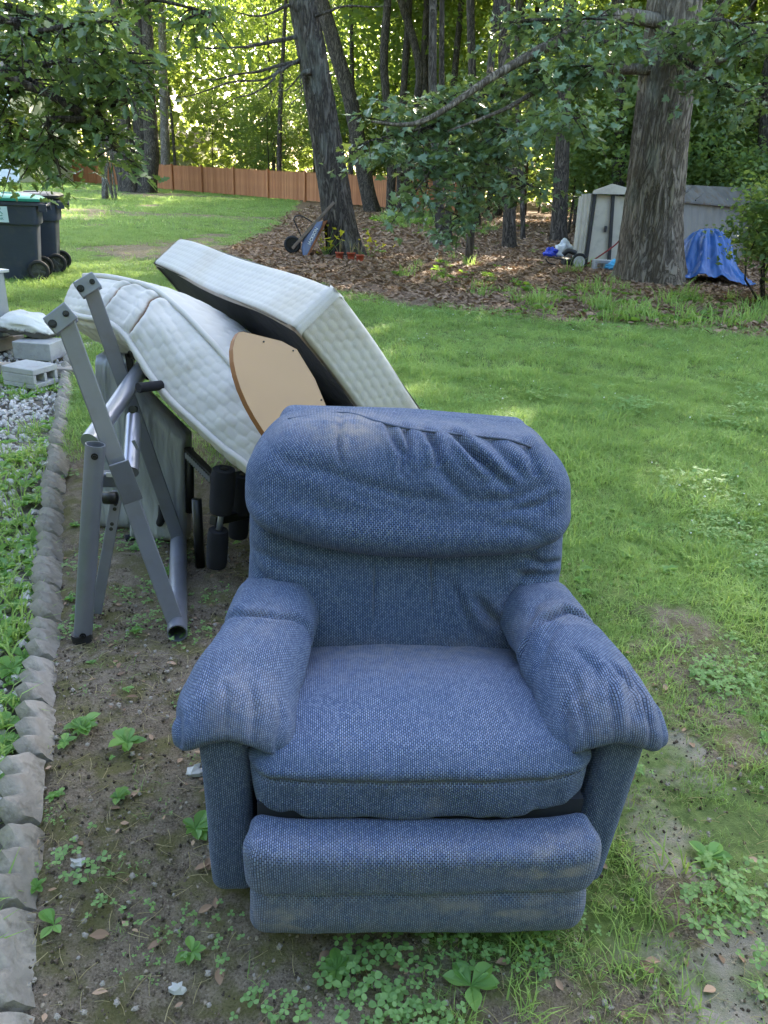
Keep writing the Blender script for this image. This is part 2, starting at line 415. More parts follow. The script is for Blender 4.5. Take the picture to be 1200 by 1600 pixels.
# lobed leaf outlines (unit length along y, half outline; mirrored and folded along the midrib)
MAPLE = [(0, 0), (.16, .10), (.42, .02), (.36, .20), (.52, .42), (.30, .42), (.22, .50), (.26, .74), (.12, .68), (0, 1.0)]
OAKL = [(0, 0), (.10, .14), (.22, .16), (.12, .32), (.30, .40), (.14, .52), (.30, .66), (.13, .72), (.14, .86), (0, 1.0)]
def leaves_lobed(cen, size, rng, outline, up=.6, ax=None, down=.35):
    n = len(cen); o = np.array(outline)
    nrm = rng.normal(0, .7, (n, 3)); nrm[:, 2] = np.abs(nrm[:, 2])+up; nrm /= np.linalg.norm(nrm, axis=1)[:, None]
    a = rng.normal(0, 1, (n, 3)) if ax is None else ax+rng.normal(0, .5, (n, 3))
    a[:, 2] -= down; a -= nrm*np.sum(a*nrm, 1)[:, None]; a /= np.linalg.norm(a, axis=1)[:, None]; s = np.cross(nrm, a)
    L = size*rng.uniform(.45, 1.25, n); fold = rng.uniform(.05, .4, n); curl = rng.uniform(-.05, .3, n)
    V = []; 
    for sgn in (1, -1):
        for (u, v) in o:
            V.append(cen+a*(v*L)[:, None]+s*(sgn*u*L)[:, None]+nrm*((u*fold-v*v*curl)*L)[:, None])
    k = len(o); V = np.stack(V, 1)                       # n, 2k, 3
    idx = np.arange(n)[:, None]*(2*k)
    # share the midrib so a leaf is one island
    left = np.concatenate([[0], np.arange(1, k-1), [k-1]]); right = np.concatenate([[0], [k-1], k+np.arange(k-2, 0, -1)])
    F = np.stack([idx+left, idx+right], 1).reshape(-1, k)
    return V.reshape(-1, 3), F
def clump_points(rng, K, m, R, Hh, sig, shell=.55, flat=.55):
    d = rng.normal(0, 1, (K, 3)); d /= np.linalg.norm(d, axis=1)[:, None]
    c = d*(shell+(1-shell)*rng.uniform(0, 1, K)**.7)[:, None]*np.array([R, R, Hh])*(1+.25*rng.normal(0, 1, K))[:, None]
    return (c[:, None]+rng.normal(0, 1, (K, m, 3))*np.array([sig, sig, sig*flat])).reshape(-1, 3)
def crown(name, seed, K, m, R, Hh, sig, size, mat):
    rng = np.random.default_rng(seed); p = clump_points(rng, K, m, R, Hh, sig)
    V, F = leaves_quad(p, size, rng); return mesh_np(name, V, F, MT[mat])
TALL = [crown('tall_crown', 100+i, 150, 38, 4.6, 5.6, .62, .30, 'leaf_wood') for i in range(4)]
UNDER = [crown('under_crown', 200+i, 150, 46, 2.0, 2.3, .34, .17, 'leaf_under') for i in range(4)]
LOWC = [crown('low_crown', 300+i, 90, 50, 1.0, 1.0, .24, .13, 'leaf_under') for i in range(3)]

def trunk_mesh(name, pts, rad, mat, seg=16, rings=40, rough=.10, flare=.5, limbs=()):
    c = spline(pts, rings); r = np.interp(np.linspace(0, 1, rings), np.linspace(0, 1, len(rad)), rad)
    V, F = tube_np(c, r, seg, True)
    V = V.copy(); ctr = np.repeat(c, seg, 0); d = V-ctr; ang = np.tile(np.linspace(0, 2*math.pi, seg, endpoint=False), rings)
    h = V[:, 2]-c[0, 2]; q = np.stack([np.cos(ang)*3.2, np.sin(ang)*3.2, h*.55], -1)
    k = 1+rough*fbm(q, 41, 3)
    if seg > 30:
        rn = fbm(np.stack([np.cos(ang)*9, np.sin(ang)*9, h*1.5], -1), 47, 2); k += .11*(.5-np.abs(rn))
    base = np.exp(-np.clip(h, 0, None)/(.9*r[0]+.08)); lob = .6+.4*np.cos(ang*5+1.3)
    k += base*flare*lob
    V = ctr+d*k[:, None]
    F = [list(f) for f in F]; V = list(map(tuple, V))
    for lp, lr in limbs:
        v2, f2 = tube_np(spline(lp, 5*len(lp)), np.interp(np.linspace(0, 1, 5*len(lp)), [0, .4, 1], [lr, lr*.62, lr*.12]), 7, True)
        n = len(V); V += list(map(tuple, v2)); F += [[i+n for i in f] for f in f2]
    return mesh_np(name, np.array(V), F, MT[mat], True)
def px_trunk(lst, Y, lean=0.0):
    pts = [P(a, b, Y+lean*i) for i, (a, b, w_) in enumerate(lst)]; pts[0][2] = -.08
    return pts, [w_*pxsize(p)/2 for (a, b, w_), p in zip(lst, pts)]
def extend(pts, rad, top, r_end):
    a, b = pts[-2], pts[-1]; s = (b-a)/max(b[2]-a[2], .1); n = 4
    e = [b+s*(top-b[2])*k/n*np.array([.55, .55, 1]) for k in range(1, n+1)]
    return pts+e, rad+[rad[-1]+(r_end-rad[-1])*k/n for k in range(1, n+1)]
def tree(name, label, lst, Y, mat, top=16, crowns=((0, 0, 0, 1),), group=None, seg=16, rough=.1, limbs=(), base=None, flare=.45):
    pts, rad = px_trunk(lst, Y); pts, rad = extend(pts, rad, top, rad[-1]*.45)
    o = np.array([pts[0][0], pts[0][1], 0]); t = thing(name, label, 'tree', o, 0, group)
    pts = [p-o for p in pts]; limbs = [([np.asarray(q)-o for q in lp], lr) for lp, lr in limbs]
    link('trunk', trunk_mesh('trunk', pts, rad, mat, seg, 260 if seg > 30 else 60, rough, flare, limbs), t)
    for k, (dx, dy, dz, sc) in enumerate(crowns):
        c = link('crown', TALL[int(RNG.integers(4))], t, pts[-1]+np.array([dx, dy, dz])); c.scale = (sc, sc, sc); c.rotation_euler = (0, 0, RNG.uniform(0, 6.28))
    return t

def twig_limb(a, b, sag, r, n=5, seed=0):
    rng = np.random.default_rng(seed); a = np.asarray(a, float); b = np.asarray(b, float)
    return ([a+(b-a)*k/(n-1)+np.array([0, 0, -sag*4*(k/(n-1))*(1-k/(n-1))])+rng.normal(0, .03*np.linalg.norm(b-a), 3)*(0 < k < n-1) for k in range(n)], r)

# big oak by the shed
OY = 14.18
oak_l = [(1016, 442, 96), (1016, 400, 86), (1021, 330, 80), (1030, 230, 76), (1042, 130, 73), (1053, 40, 70), (1057, -20, 68)]
big_limbs = [([P(1040, 108, OY), P(985, 108, OY-.4), P(925, 112, OY-1.0), P(860, 130, OY-1.6), P(790, 170, OY-2.2), P(700, 205, OY-2.6)], .10),
             ([P(1055, 40, OY), P(960, 25, OY-.8), P(860, 70, OY-1.8), P(770, 120, OY-2.4), P(660, 190, OY-2.9), P(580, 190, OY-3.0)], .12),
             ([P(1065, 115, OY), P(1110, 100, OY-.2), P(1150, 88, OY-.6), P(1200, 70, OY-1.0)], .07),
             ([P(1070, 70, OY), P(1105, 40, OY-.2), P(1130, 10, OY-.4), P(1180, -60, OY-.8)], .12)]
tree('oak_tree', 'massive grey barked oak in front of the shed', oak_l, OY, 'bark_oak', 17, ((0, 1, 0, 1.2), (-3, 2, -1, 1.0), (3, 1, -1.5, 1.0)), None, 110, .07, big_limbs, None, .3)
# leaning tree behind the mattresses
MY = 15.93
mid_l = [(540, 402, 52), (534, 370, 48), (524, 310, 46), (508, 210, 43), (492, 110, 40), (476, 20, 37), (470, -20, 36)]
ml = [twig_limb(P(470, 95, MY), P(300, 120, MY-1.5), .1, .035, 6, 1), twig_limb(P(478, 95, MY), P(340, 170, MY-1.5), .05, .03, 6, 2),
      twig_limb(P(475, 55, MY), P(270, 60, MY-2), .1, .04, 6, 3), twig_limb(P(486, 105, MY), P(395, 200, MY-1), -.1, .02, 6, 4),
      twig_limb(P(486, 108, MY), P(450, 190, MY-1), -.15, .018, 6, 5), twig_limb(P(470, 8, MY), P(350, 10, MY-1), .1, .035, 6, 6),
      twig_limb(P(480, 85, MY), P(240, 150, MY-2.2), .15, .03, 7, 7), twig_limb(P(480, 30, MY), P(610, 8, MY-.6), -.05, .035, 5, 8),
      twig_limb(P(490, 100, MY), P(420, 240, MY-1.2), -.2, .014, 6, 9)]
ml += [([P(486, 112, MY-.30), P(474, 114, MY-.36), P(470, 118, MY-.38)], .07)]
tree('leaning_tree', 'tall dark trunk leaning left with lichen patches, wheelbarrow propped against it', mid_l, MY, 'bark_grey', 17, ((0, 0, 0, 1.15), (-2.5, 1, -1, .9)), None, 90, .08, ml)
tree('thin_tree', 'thinner dark trunk leaning left just behind the lichen spotted tree', [(582, 334, 24), (566, 260, 22), (548, 160, 22), (522, 70, 21), (500, -10, 20)], 35.8, 'bark_dark', 18, ((0, 0, 0, 1.1),), None, 18)
# clump of four trunks at left
CY = 45.5
for i, (l, lab) in enumerate((([(206, 300, 24), (200, 240, 21), (192, 190, 20), (188, 120, 18), (186, 60, 16)], 'leftmost upright trunk of the dark clump in front of the fence'),
              ([(216, 301, 26), (219, 250, 22), (219, 180, 20), (216, 100, 18), (214, 30, 16)], 'middle straight trunk of the dark clump in front of the fence'),
              ([(228, 302, 24), (236, 250, 21), (234, 180, 19), (232, 100, 17), (230, 30, 15)], 'right hand curved trunk of the dark clump in front of the fence'),
              ([(200, 296, 22), (186, 250, 19), (172, 225, 18), (160, 180, 16), (150, 120, 14)], 'trunk slanting left out of the dark clump in front of the fence'))):
    tree('clump_tree', lab, l, CY+.3*(i % 2), 'bark_dark', 19, ((0, 0, 0, 1.15),), 'trunks of the clump by the fence', 14)
tree('pale_tree', 'pale straight trunk standing behind the fence right of the dark clump', [(258, 290, 14), (258, 230, 13), (256, 150, 12), (254, 60, 11)], 55, 'bark_pale', 17, ((0, 0, 0, 1.1),), None, 12)
# trunks at the edge of the wood
edge_tr = [((610, 332, 15), (611, 230, 13), (600, 100, 12), (606, 0, 11), 38, 'slim dark trunk right of the thin leaning tree by the fence'),
           ((625, 330, 12), (626, 230, 11), (632, 120, 10), (640, 0, 9), 39.5, 'thinnest of the three trunks beside the fence end'),
           ((636, 332, 13), (640, 220, 12), (655, 110, 11), (625, -10, 11), 39, 'dark bent trunk at the right end of the fence'),
           ((666, 330, 14), (668, 240, 12), (664, 120, 11), (668, 0, 10), 41.8, 'short looking dark trunk beyond the leaf litter behind maple leaves'),
           ((690, 387, 17), (686, 320, 15), (680, 230, 13), (676, 120, 12), 19.5, 'slim grey trunk rising from leaf litter left of the pale maple branch'),
           ((703, 378, 11), (699, 310, 10), (694, 220, 9), (690, 100, 8), 20.3, 'narrow dark stem beside the slim grey trunk in the leaf litter'),
           ((795, 390, 22), (796, 320, 19), (792, 200, 18), (788, 60, 17), 20, 'straight dark trunk standing in leaf litter left of the shed'),
           ((818, 372, 8), (816, 300, 7), (810, 200, 6), (806, 100, 5), 23, 'thin sapling stem right of the straight dark trunk'),
           ((872, 380, 26), (876, 300, 23), (880, 200, 20), (886, 60, 18), 23, 'broad shaded trunk just left of the leaning shed'),
           ((965, 330, 20), (968, 250, 19), (970, 150, 18), (965, 40, 16), 26, 'grey trunk rising behind the leaning shed'),
           ((1112, 330, 12), (1113, 250, 12), (1116, 150, 11), (1124, 20, 11), 27, 'slim trunk behind the shed right of the oak'),
           ((1190, 330, 26), (1196, 240, 24), (1206, 120, 22), (1214, 0, 20), 24, 'dark trunk at the right edge of the picture'),
           ((745, 350, 14), (742, 260, 13), (738, 120, 12), (735, 0, 11), 29, 'trunk deep in the wood between the two leaf litter trunks'),
           ((905, 330, 12), (903, 240, 11), (898, 120, 10), (895, 0, 10), 33, 'distant trunk above the shed roof left of the oak')]
for a, b_, c_, d_, Yt, lab in edge_tr:
    w0 = a[2]; tree('forest_tree', lab, [a, b_, c_, d_], Yt, 'bark_dark' if w0 != 17 else 'bark_grey', RNG.uniform(15, 18), ((0, 0, 0, RNG.uniform(.7, .9)),), 'trunks at the edge of the wood', 14)

# leafy branch of pale maple leaves hanging from the oak limbs, and the near oak spray at the left
def spray(rng, path, n_twig, length, size, per, outline, spread=(1, 1, .5), drop=.4):
    """leaf positions along side twigs of a branch; returns leaf verts/faces and twig tubes"""
    c = spline(path, 40); Vt = []; Ft = []; cen = []; ax = []
    for k in range(n_twig):
        i = int(rng.integers(4, 40)); b = c[i]; d = rng.normal(0, 1, 3)*np.array(spread); d[2] -= drop*abs(rng.normal()); d /= np.linalg.norm(d)
        L = length*rng.uniform(.4, 1.1); e = b+d*L+np.array([0, 0, -.12*L]); mid = (b+e)/2+np.array([0, 0, .06*L])
        v, f = tube_np(spline([b, mid, e], 6), np.linspace(.010, .003, 6), 4, False); n = sum(len(q) for q in Vt); Vt.append(v); Ft += [[j+n for j in ff] for ff in f]
        for q in range(per):
            s = rng.uniform(.2, 1.05); p = b+(e-b)*s+rng.normal(0, .35*size+.04*L, 3)
            cen.append(p); ax.append(d+rng.normal(0, .4, 3))
    V, F = leaves_lobed(np.array(cen), size, rng, outline, ax=np.array(ax))
    return V, F, np.concatenate(Vt), Ft
def branch_part(t, path, r, seed, n_twig, length, size, per, outline, mat, bark, o, drop=.4):
    rng = np.random.default_rng(seed); path = [np.asarray(p)-o for p in path]
    V, F, vt, ft = spray(rng, path, n_twig, length, size, per, outline, drop=drop)
    cb = spline(path, 24); v0, f0 = tube_np(cb, np.linspace(r, r*.2, 24), 7, True)
    n = len(v0); bo = link('branch', mesh_np('branch', np.concatenate([v0, vt]), [list(f) for f in f0]+[[i+n for i in f] for f in ft], MT[bark], True), t)
    link('leaves', mesh_np('leaves', V, F, MT[mat]), bo)
maple = thing('maple_tree', 'maple with pale blue green lobed leaves spreading across the middle of the wood', 'tree', P(735, 372, 15.5)*np.array([1, 1, 0]))
mo = np.array(maple.location)
link('trunk', trunk_mesh('trunk', [np.array([0, 0, -.1]), np.array([.02, .05, 1.2]), np.array([.1, .1, 2.6]), np.array([.1, .1, 4.2]), np.array([.2, .3, 8])], [.08, .075, .07, .06, .02], 'bark_grey', 12, 30, .1, .2), maple)
top_m = mo+np.array([.1, .1, 2.2])
for k, (pp, ntw, sz) in enumerate(([((760, 150, 13.2), (700, 190, 12.4), (640, 205, 11.9), (575, 220, 11.5)), 46, .155], [((770, 230, 13), (720, 240, 12.0), (680, 262, 11.5), (648, 300, 11.2)), 44, .15],
          [((780, 200, 12.6), (830, 190, 11.5), (870, 182, 10.8), (905, 186, 10.4)), 40, .145], [((740, 160, 13), (690, 160, 12.6), (640, 165, 12.2), (600, 190, 11.8)), 40, .15],
          [((800, 120, 13), (850, 110, 12.2), (900, 105, 11.6), (960, 100, 11.2)), 46, .15], [((760, 260, 13), (740, 290, 12), (726, 325, 11.6), (712, 348, 11.4)), 26, .14],
          [((800, 40, 13.4), (870, 30, 12.6), (940, 30, 12), (990, 40, 11.8)), 40, .15], [((780, 260, 12.8), (800, 275, 12.2), (830, 290, 11.8), (850, 300, 11.6)), 22, .13],
          [((1080, 40, 13), (1120, 30, 12), (1160, 40, 11.4), (1200, 60, 11)), 34, .15], [((1090, 110, 13), (1130, 130, 12.4), (1170, 150, 12), (1210, 150, 11.6)), 30, .14])):
    path = [top_m+np.array([0, 0, .4*(k % 4)])] + [P(*q) for q in pp] if k < 6 or k == 7 else [P(1040, 60+10*k % 40, OY)]+[P(*q) for q in pp]
    branch_part(maple, path, .035, 500+k, ntw, .66, sz*.88, 20, MAPLE, 'leaf_maple', 'bark_dark', mo)
# near oak: trunk stands left of the picture, its boughs hang into it
noak = thing('overhanging_oak', 'oak bough of dark lobed leaves hanging down over the bins at top left', 'tree', (-9.2, 9.6, 0)); no = np.array(noak.location)
link('trunk', trunk_mesh('trunk', [np.array([0, 0, -.1]), np.array([.05, 0, 1.5]), np.array([.1, .1, 3]), np.array([.1, .2, 5]), np.array([.3, .2, 9])], [.28, .24, .22, .18, .06], 'bark_oak', 22, 40, .12), noak)
for k, (pp, ntw) in enumerate(([((-60, 60, 8.4), (20, 110, 8.0), (90, 150, 7.8), (130, 190, 7.6)), 40], [((-60, 0, 8.4), (40, 20, 8.0), (150, 60, 7.8), (215, 100, 7.7)), 46],
          [((-60, 140, 8.4), (0, 180, 8.2), (40, 215, 8.0), (105, 268, 7.9)), 36], [((-60, 120, 8.0), (40, 105, 7.8), (120, 95, 7.6), (190, 120, 7.4)), 40],
          [((-60, -40, 8.4), (60, -30, 8.0), (200, -10, 7.8), (330, 20, 7.6)), 46], [((120, 120, 7.8), (150, 170, 7.6), (165, 200, 7.6), (178, 235, 7.5)), 26],
          [((-40, 200, 8.6), (0, 225, 8.4), (30, 240, 8.3), (60, 255, 8.2)), 26], [((60, 140, 7.6), (75, 190, 7.5), (85, 235, 7.5), (95, 275, 7.5)), 16],
          [((-60, 20, 7.4), (30, 50, 7.2), (110, 40, 7.0), (190, 30, 6.9)), 36])):
    branch_part(noak, [no+np.array([.1, .1, 3.0+.3*(k % 4)])]+[P(*q) for q in pp], .045, 600+k, ntw, .42, .115, 15, OAKL, 'leaf_oak', 'bark_dark', no, .5)
link('crown', TALL[1], noak, (1.0, 1.5, 9.0)).scale = (.8, .8, .6)

# a many stemmed shrub in front of the clump
def stem_shrub(label, px, py, n, hpx, seed, lean=20):
    g = G(px, py); rng = np.random.default_rng(seed); t = thing('stem_shrub', label, 'shrub', g)
    for k in range(n):
        top = P(px+rng.uniform(-lean*1.6, lean*.5), py-hpx*rng.uniform(.7, 1.1), g[1]+rng.uniform(-.6, .6))-g
        b0 = np.array([rng.uniform(-.3, .35), rng.uniform(-.2, .2), -.03]); m = (b0+top)/2+rng.normal(0, .08, 3)
        v, f = tube_np(spline([b0, m, top], 10), np.linspace(.055, .022, 10), 7); link('stem', mesh_np('stem', v, f, MT['bark_pale'], True), t)
    c = link('foliage', UNDER[2], t, np.array([-.5, 0, 5.0])); c.scale = (.95, .95, .8)
stem_shrub('clump of many thin pale bare stems on the lawn left of the dark trunks', 170, 312, 9, 130, 5)

# the rest of the wood: trees behind the edge
def filler():
    rng = np.random.default_rng(77); k = 0
    tr = [mesh_np('trunk', *tube_np(spline([(0, 0, -.1), (rng.normal(0, .1), rng.normal(0, .1), 5), (rng.normal(0, .3), rng.normal(0, .3), 14)], 14), np.linspace(1, .4, 14)*r, 10), MT['bark_dark'], True) for r in (.13, .18, .24, .3)]
    spots = []
    for _ in range(4000):
        x = rng.uniform(-42, 40); y = rng.uniform(19, 66)
        fy = 58.66+(x+23.3)*(-.802)
        if x < 3 and y < fy+1.5: continue
        if y < 19+.1*abs(x-5): continue
        if 3 < x < 11.5 and y < 24: continue
        if abs(x-(.4+(y-14)*.287)) < 2.6: continue
        if any((x-a)**2+(y-b)**2 < 3.1**2 for a, b in spots): continue
        if y > 56 and rng.uniform() < .45: continue
        if -14 < x < 6 and y > 46 and rng.uniform() < .75: continue
        spots.append((x, y))
        if len(spots) >= 60: break
    for x, y in spots:
        t = thing('forest_tree', 'slender tree deep in the shaded wood behind the lawn', 'tree', (x, y, 0), rng.uniform(0, 6.28), 'trees deep in the wood')
        link('trunk', tr[int(rng.integers(4))], t)
        c = link('crown', TALL[int(rng.integers(4))], t, (0, 0, rng.uniform(9.5, 13.5))); s = rng.uniform(.85, 1.2); c.scale = (s, s, s*rng.uniform(.9, 1.2)); c.rotation_euler = (0, 0, rng.uniform(0, 6))
    for _ in range(34):
        x = rng.uniform(-30, 24); y = rng.uniform(24, 60); fy = 58.66+(x+23.3)*(-.802)
        if x < 3 and y < fy+1: continue
        t = thing('pole_tree', 'thin bare lower trunk among many in the depth of the wood', 'tree', (x, y, 0), rng.uniform(0, 6.28), 'thin trunks in the depth of the wood')
        q = link('trunk', tr[int(rng.integers(3))], t); q.rotation_euler = (rng.normal(0, .05), rng.normal(0, .05), 0); c = link('crown', UNDER[int(rng.integers(4))], t, (0, 0, 12.5)); c.scale = (1.2, 1.2, 1.2)
    us = []
    for _ in range(5000):
        x = rng.uniform(-38, 32); y = rng.uniform(19, 62); fy = 58.66+(x+23.3)*(-.802)
        if x < 2.5 and y < fy+4: continue
        if x < 2.5 and rng.uniform() < .2: continue
        if 2.6 < x < 12 and y < 24: continue
        if x < 4 and y < 26 and x > -1: continue
        if abs(x-(.4+(y-14)*.287)) < 1.3: continue
        if any((x-a)**2+(y-b)**2 < 2.1**2 for a, b in us): continue
        us.append((x, y))
        if len(us) >= 96: break
    for x, y in us:
        t = thing('understory_tree', 'low leafy young tree filling the gaps among the trunks of the wood', 'tree', (x, y, 0), rng.uniform(0, 6.28), 'young trees of the understory')
        s = rng.uniform(.7, 1.25); zc = rng.uniform(2.2, 6.0)
        link('trunk', tr[0], t).scale = (.35, .35, zc/14+.05)
        c = link('crown', UNDER[int(rng.integers(4))], t, (0, 0, zc)); c.scale = (s, s, s*rng.uniform(.7, 1.1))
    for k in range(22):  # ring of unseen trees beside and behind the camera, added to block low sky light
        a = math.radians(100+k*8+rng.uniform(-3, 3)); R = rng.uniform(12.5, 17); x, y = R*math.sin(a)*1.1, R*math.cos(a)
        t = thing('added_shade_tree', 'unseen tree added around the viewer to block low sky light', 'tree', (x, y, 0), rng.uniform(0, 6.28), 'unseen trees added to block low sky light')
        link('trunk', tr[int(rng.integers(4))], t); c = link('crown', TALL[int(rng.integers(4))], t, (0, 0, rng.uniform(6, 7.5))); c.scale = (1.0, 1.0, 1.1)
    # far mass of leaves closing the view
    n = 70000; a = rng.uniform(-1.0, 1.0, n); R = rng.uniform(66, 84, n); z = rng.uniform(0, 1, n)**1.1*16.5
    ctr = np.stack([R*np.sin(a), R*np.cos(a), z], -1); keep = vnoise(ctr*.28, 9) > -.75
    V, F = leaves_quad(ctr[keep], .85, rng); tag(link('distant_wood', mesh_np('distant_wood', V, F, MT['leaf_far'])), 'distant mass of backlit trees closing the view behind the wood', 'wood', None, 'stuff')
filler()
# saplings by the shed and low shrubs
def low_shrub(label, px, py, Y, s, n=2, seed=0, group=None):
    g = G(px, py); rng = np.random.default_rng(seed); t = thing('shrub', label, 'shrub', g, 0, group)
    for k in range(5):
        v, f = tube_np(spline([(0, 0, -.03), rng.normal(0, .2, 3)*s+np.array([0, 0, .5*s]), rng.normal(0, .4, 3)*s+np.array([0, 0, 1.0*s])], 6), np.linspace(.02, .006, 6), 5); link('stem', mesh_np('stem', v, f, MT['bark_dark'], True), t)
    for k in range(n):
        c = link('foliage', LOWC[k % 3], t, (rng.normal(0, .3)*s, rng.normal(0, .3)*s, (.55+.25*k)*s)); c.scale = (.62*s, .62*s, .55*s); c.rotation_euler = (0, 0, rng.uniform(0, 6))
low_shrub('dense dark green shrub at the right edge in front of the blue tarp', 1195, 478, 0, 1.15, 3, 1)
low_shrub('leafy shrub against the grey shed wall at the far right', 1205, 405, 0, 1.7, 3, 2)
# ------------------------------------------------------------------ leaning metal shed
def build_shed():
    Yf = 16.9
    t = thing('garden_shed', 'old white and grey metal shed leaning left behind the oak', 'shed', P(940, 412, Yf)*np.array([1, 1, 0])); o = np.array(t.location)
    white = plain('shed_white', (.54, .495, .40), .6, .1, .08, 2, .05, dirt=((.30, .27, .22), .5))
    grey = plain('shed_grey', (.17, .16, .145), .7, .1, .12, 1.5, .05, dirt=((.22, .19, .15), .6))
    dark = plain('shed_frame', (.035, .034, .034), .6)
    roofm = plain('shed_roof', (.13, .125, .12), .7, .3, .3, 3, .1, dirt=((.14, .09, .05), .7))
    q = lambda px, py, dy=0.0: P(px, py, Yf+dy)-o
    def ribbed(name, a, b, c, d, mat, n, depth=.02, th=.012):
        """corrugated sheet, corners a(bottom left) b(bottom right) c(top right) d(top left)"""
        nrm = np.cross(b-a, d-a); nrm /= np.linalg.norm(nrm)
        if nrm[1] > 0: nrm = -nrm
        V = []; m = n*4
        for i in range(m+1):
            u = i/m; off = depth*(1 if (i % 4) in (1, 2) else 0)
            p0 = a+(b-a)*u; p1 = d+(c-d)*u
            V += [p0+nrm*off, p1+nrm*off, p0+nrm*(off-th), p1+nrm*(off-th)]
        F = []
        for i in range(m):
            k = i*4; F += [[k, k+4, k+5, k+1], [k+2, k+3, k+7, k+6], [k+1, k+5, k+7, k+3], [k, k+2, k+6, k+4]]
        return link(name, mesh_np(name, np.array(V), F, mat), t)
    # front: ribbed left sheet, two flat doors, dark posts, gable
    ribbed('front_sheet', q(893, 412), q(914, 413), q(928, 302), q(905, 304), white, 3)
    d1 = MB(); d1.add([q(918, 414), q(950, 416), q(957, 306), q(933, 304), q(918, 414, .05), q(950, 416, .05), q(957, 306, .05), q(933, 304, .05)],
           [[0, 1, 2, 3], [7, 6, 5, 4], [0, 4, 5, 1], [1, 5, 6, 2], [2, 6, 7, 3], [3, 7, 4, 0]]); dd = d1.build('door', white, t)
    MB().box(q(946, 358, -.03), (.02, .03, .06)).build('door_handle', dark, dd)
    d2 = MB(); d2.add([q(953, 416), q(976, 417), q(983, 308), q(960, 306), q(953, 416, .05), q(976, 417, .05), q(983, 308, .05), q(960, 306, .05)],
           [[0, 1, 2, 3], [7, 6, 5, 4], [0, 4, 5, 1], [1, 5, 6, 2], [2, 6, 7, 3], [3, 7, 4, 0]]); d2.build('door', white, t)
    for a, b in (((915, 412), (930, 302)), ((951, 416), (958, 306)), ((978, 417), (985, 306))):
        MB().bar(q(*a, -.03), q(*b, -.03), .06, .06, (1, 0, 0)).build('post', dark, t)
    ribbed('front_sheet', q(981, 418), q(996, 418), q(1000, 306), q(987, 306), white, 2)
    MB().add([q(925, 303, -.12), q(1001, 304, -.12), q(998, 298, -.12), q(957, 287, -.12), q(928, 297, -.12), q(925, 303, .1), q(1001, 304, .1), q(998, 298, .1), q(957, 287, .1), q(928, 297, .1)],
             [[0, 1, 2, 3, 4], [9, 8, 7, 6, 5]]+[[i, i+5, (i+1) % 5+5, (i+1) % 5] for i in range(5)]).build('gable', white, t)
    # long side wall running right and its roof
    e = P(1172, 392, 20.6)-o; e[2] = 0; et = P(1172, 322, 20.6)-o; s = q(1000, 418); st = q(1002, 306)
    ribbed('side_wall', s, e, et, st, grey, 14, .018)
    back = np.array([.9, 1.3, 0]); 
    MB().add([st+np.array([-.05, -.12, -.02]), et+np.array([.15, -.12, -.02]), et+back+np.array([.15, 0, .42]), st+back*.5+np.array([-.1, 0, .25]),
              st+np.array([-.05, -.12, -.06]), et+np.array([.15, -.12, -.06]), et+back+np.array([.15, 0, .38]), st+back*.5+np.array([-.1, 0, .21])],
             [[0, 1, 2, 3], [7, 6, 5, 4], [0, 4, 5, 1], [1, 5, 6, 2], [2, 6, 7, 3], [3, 7, 4, 0]]).build('roof', roofm, t)
    rr = []
    for k in range(8):
        u = k/7; MB().bar(st+(et-st)*u+np.array([0, -.13, .0]), st+back*.5+(et+back*.5-st)*u+np.array([0, 0, .24+.1*u]), .05, .03, (0, 0, 1)).build('roof_rib', roofm, t)
build_shed()

# ------------------------------------------------------------------ blue tarp over a heap
def build_tarp():
    g = P(1092, 440, 14.6)*np.array([1, 1, 0]); n = 90
    u, v = np.meshgrid(np.linspace(-1, 1, n), np.linspace(-1, 1, n)); x = u.ravel()*.82; y = v.ravel()*.65
    r = np.hypot((x+.05)/.64, y/.54); ang = np.arctan2(y, x)
    z = .88*np.exp(-(r**2.2)*1.15)+.18*np.exp(-(((x-.5)/.25)**2+(y/.3)**2))
    fold = np.sin(ang*8+4*vnoise(np.stack([x*2, y*2, x*0], -1), 5))*.10*np.clip(r, 0, 1.1)*np.clip(1.5-r, 0, 1)
    z += fold+.05*np.abs(fbm(np.stack([x*5, y*5, x*0], -1), 8)); x = x*(1-.18*np.exp(-((z-.4)/.3)**2)); z = np.clip(z, -.01, None)+.01
    i = np.arange((n-1)**2); rr, c = i//(n-1), i % (n-1); F = np.stack([rr*n+c, rr*n+c+1, (rr+1)*n+c+1, (rr+1)*n+c], 1)
    m = plain('tarp_blue', (.018, .085, .27), .38, 0, .2, 5, .25, 25, .01, .5)
    me = mesh_np('blue_tarp', np.stack([x, y, z], -1), F, m, True); o = link('blue_tarp', me, None, g)
    sd_ = o.modifiers.new('solid', 'SOLIDIFY'); sd_.thickness = .004
    tag(o, 'crumpled bright blue tarp draped over a heap right of the oak', 'tarp')
build_tarp()
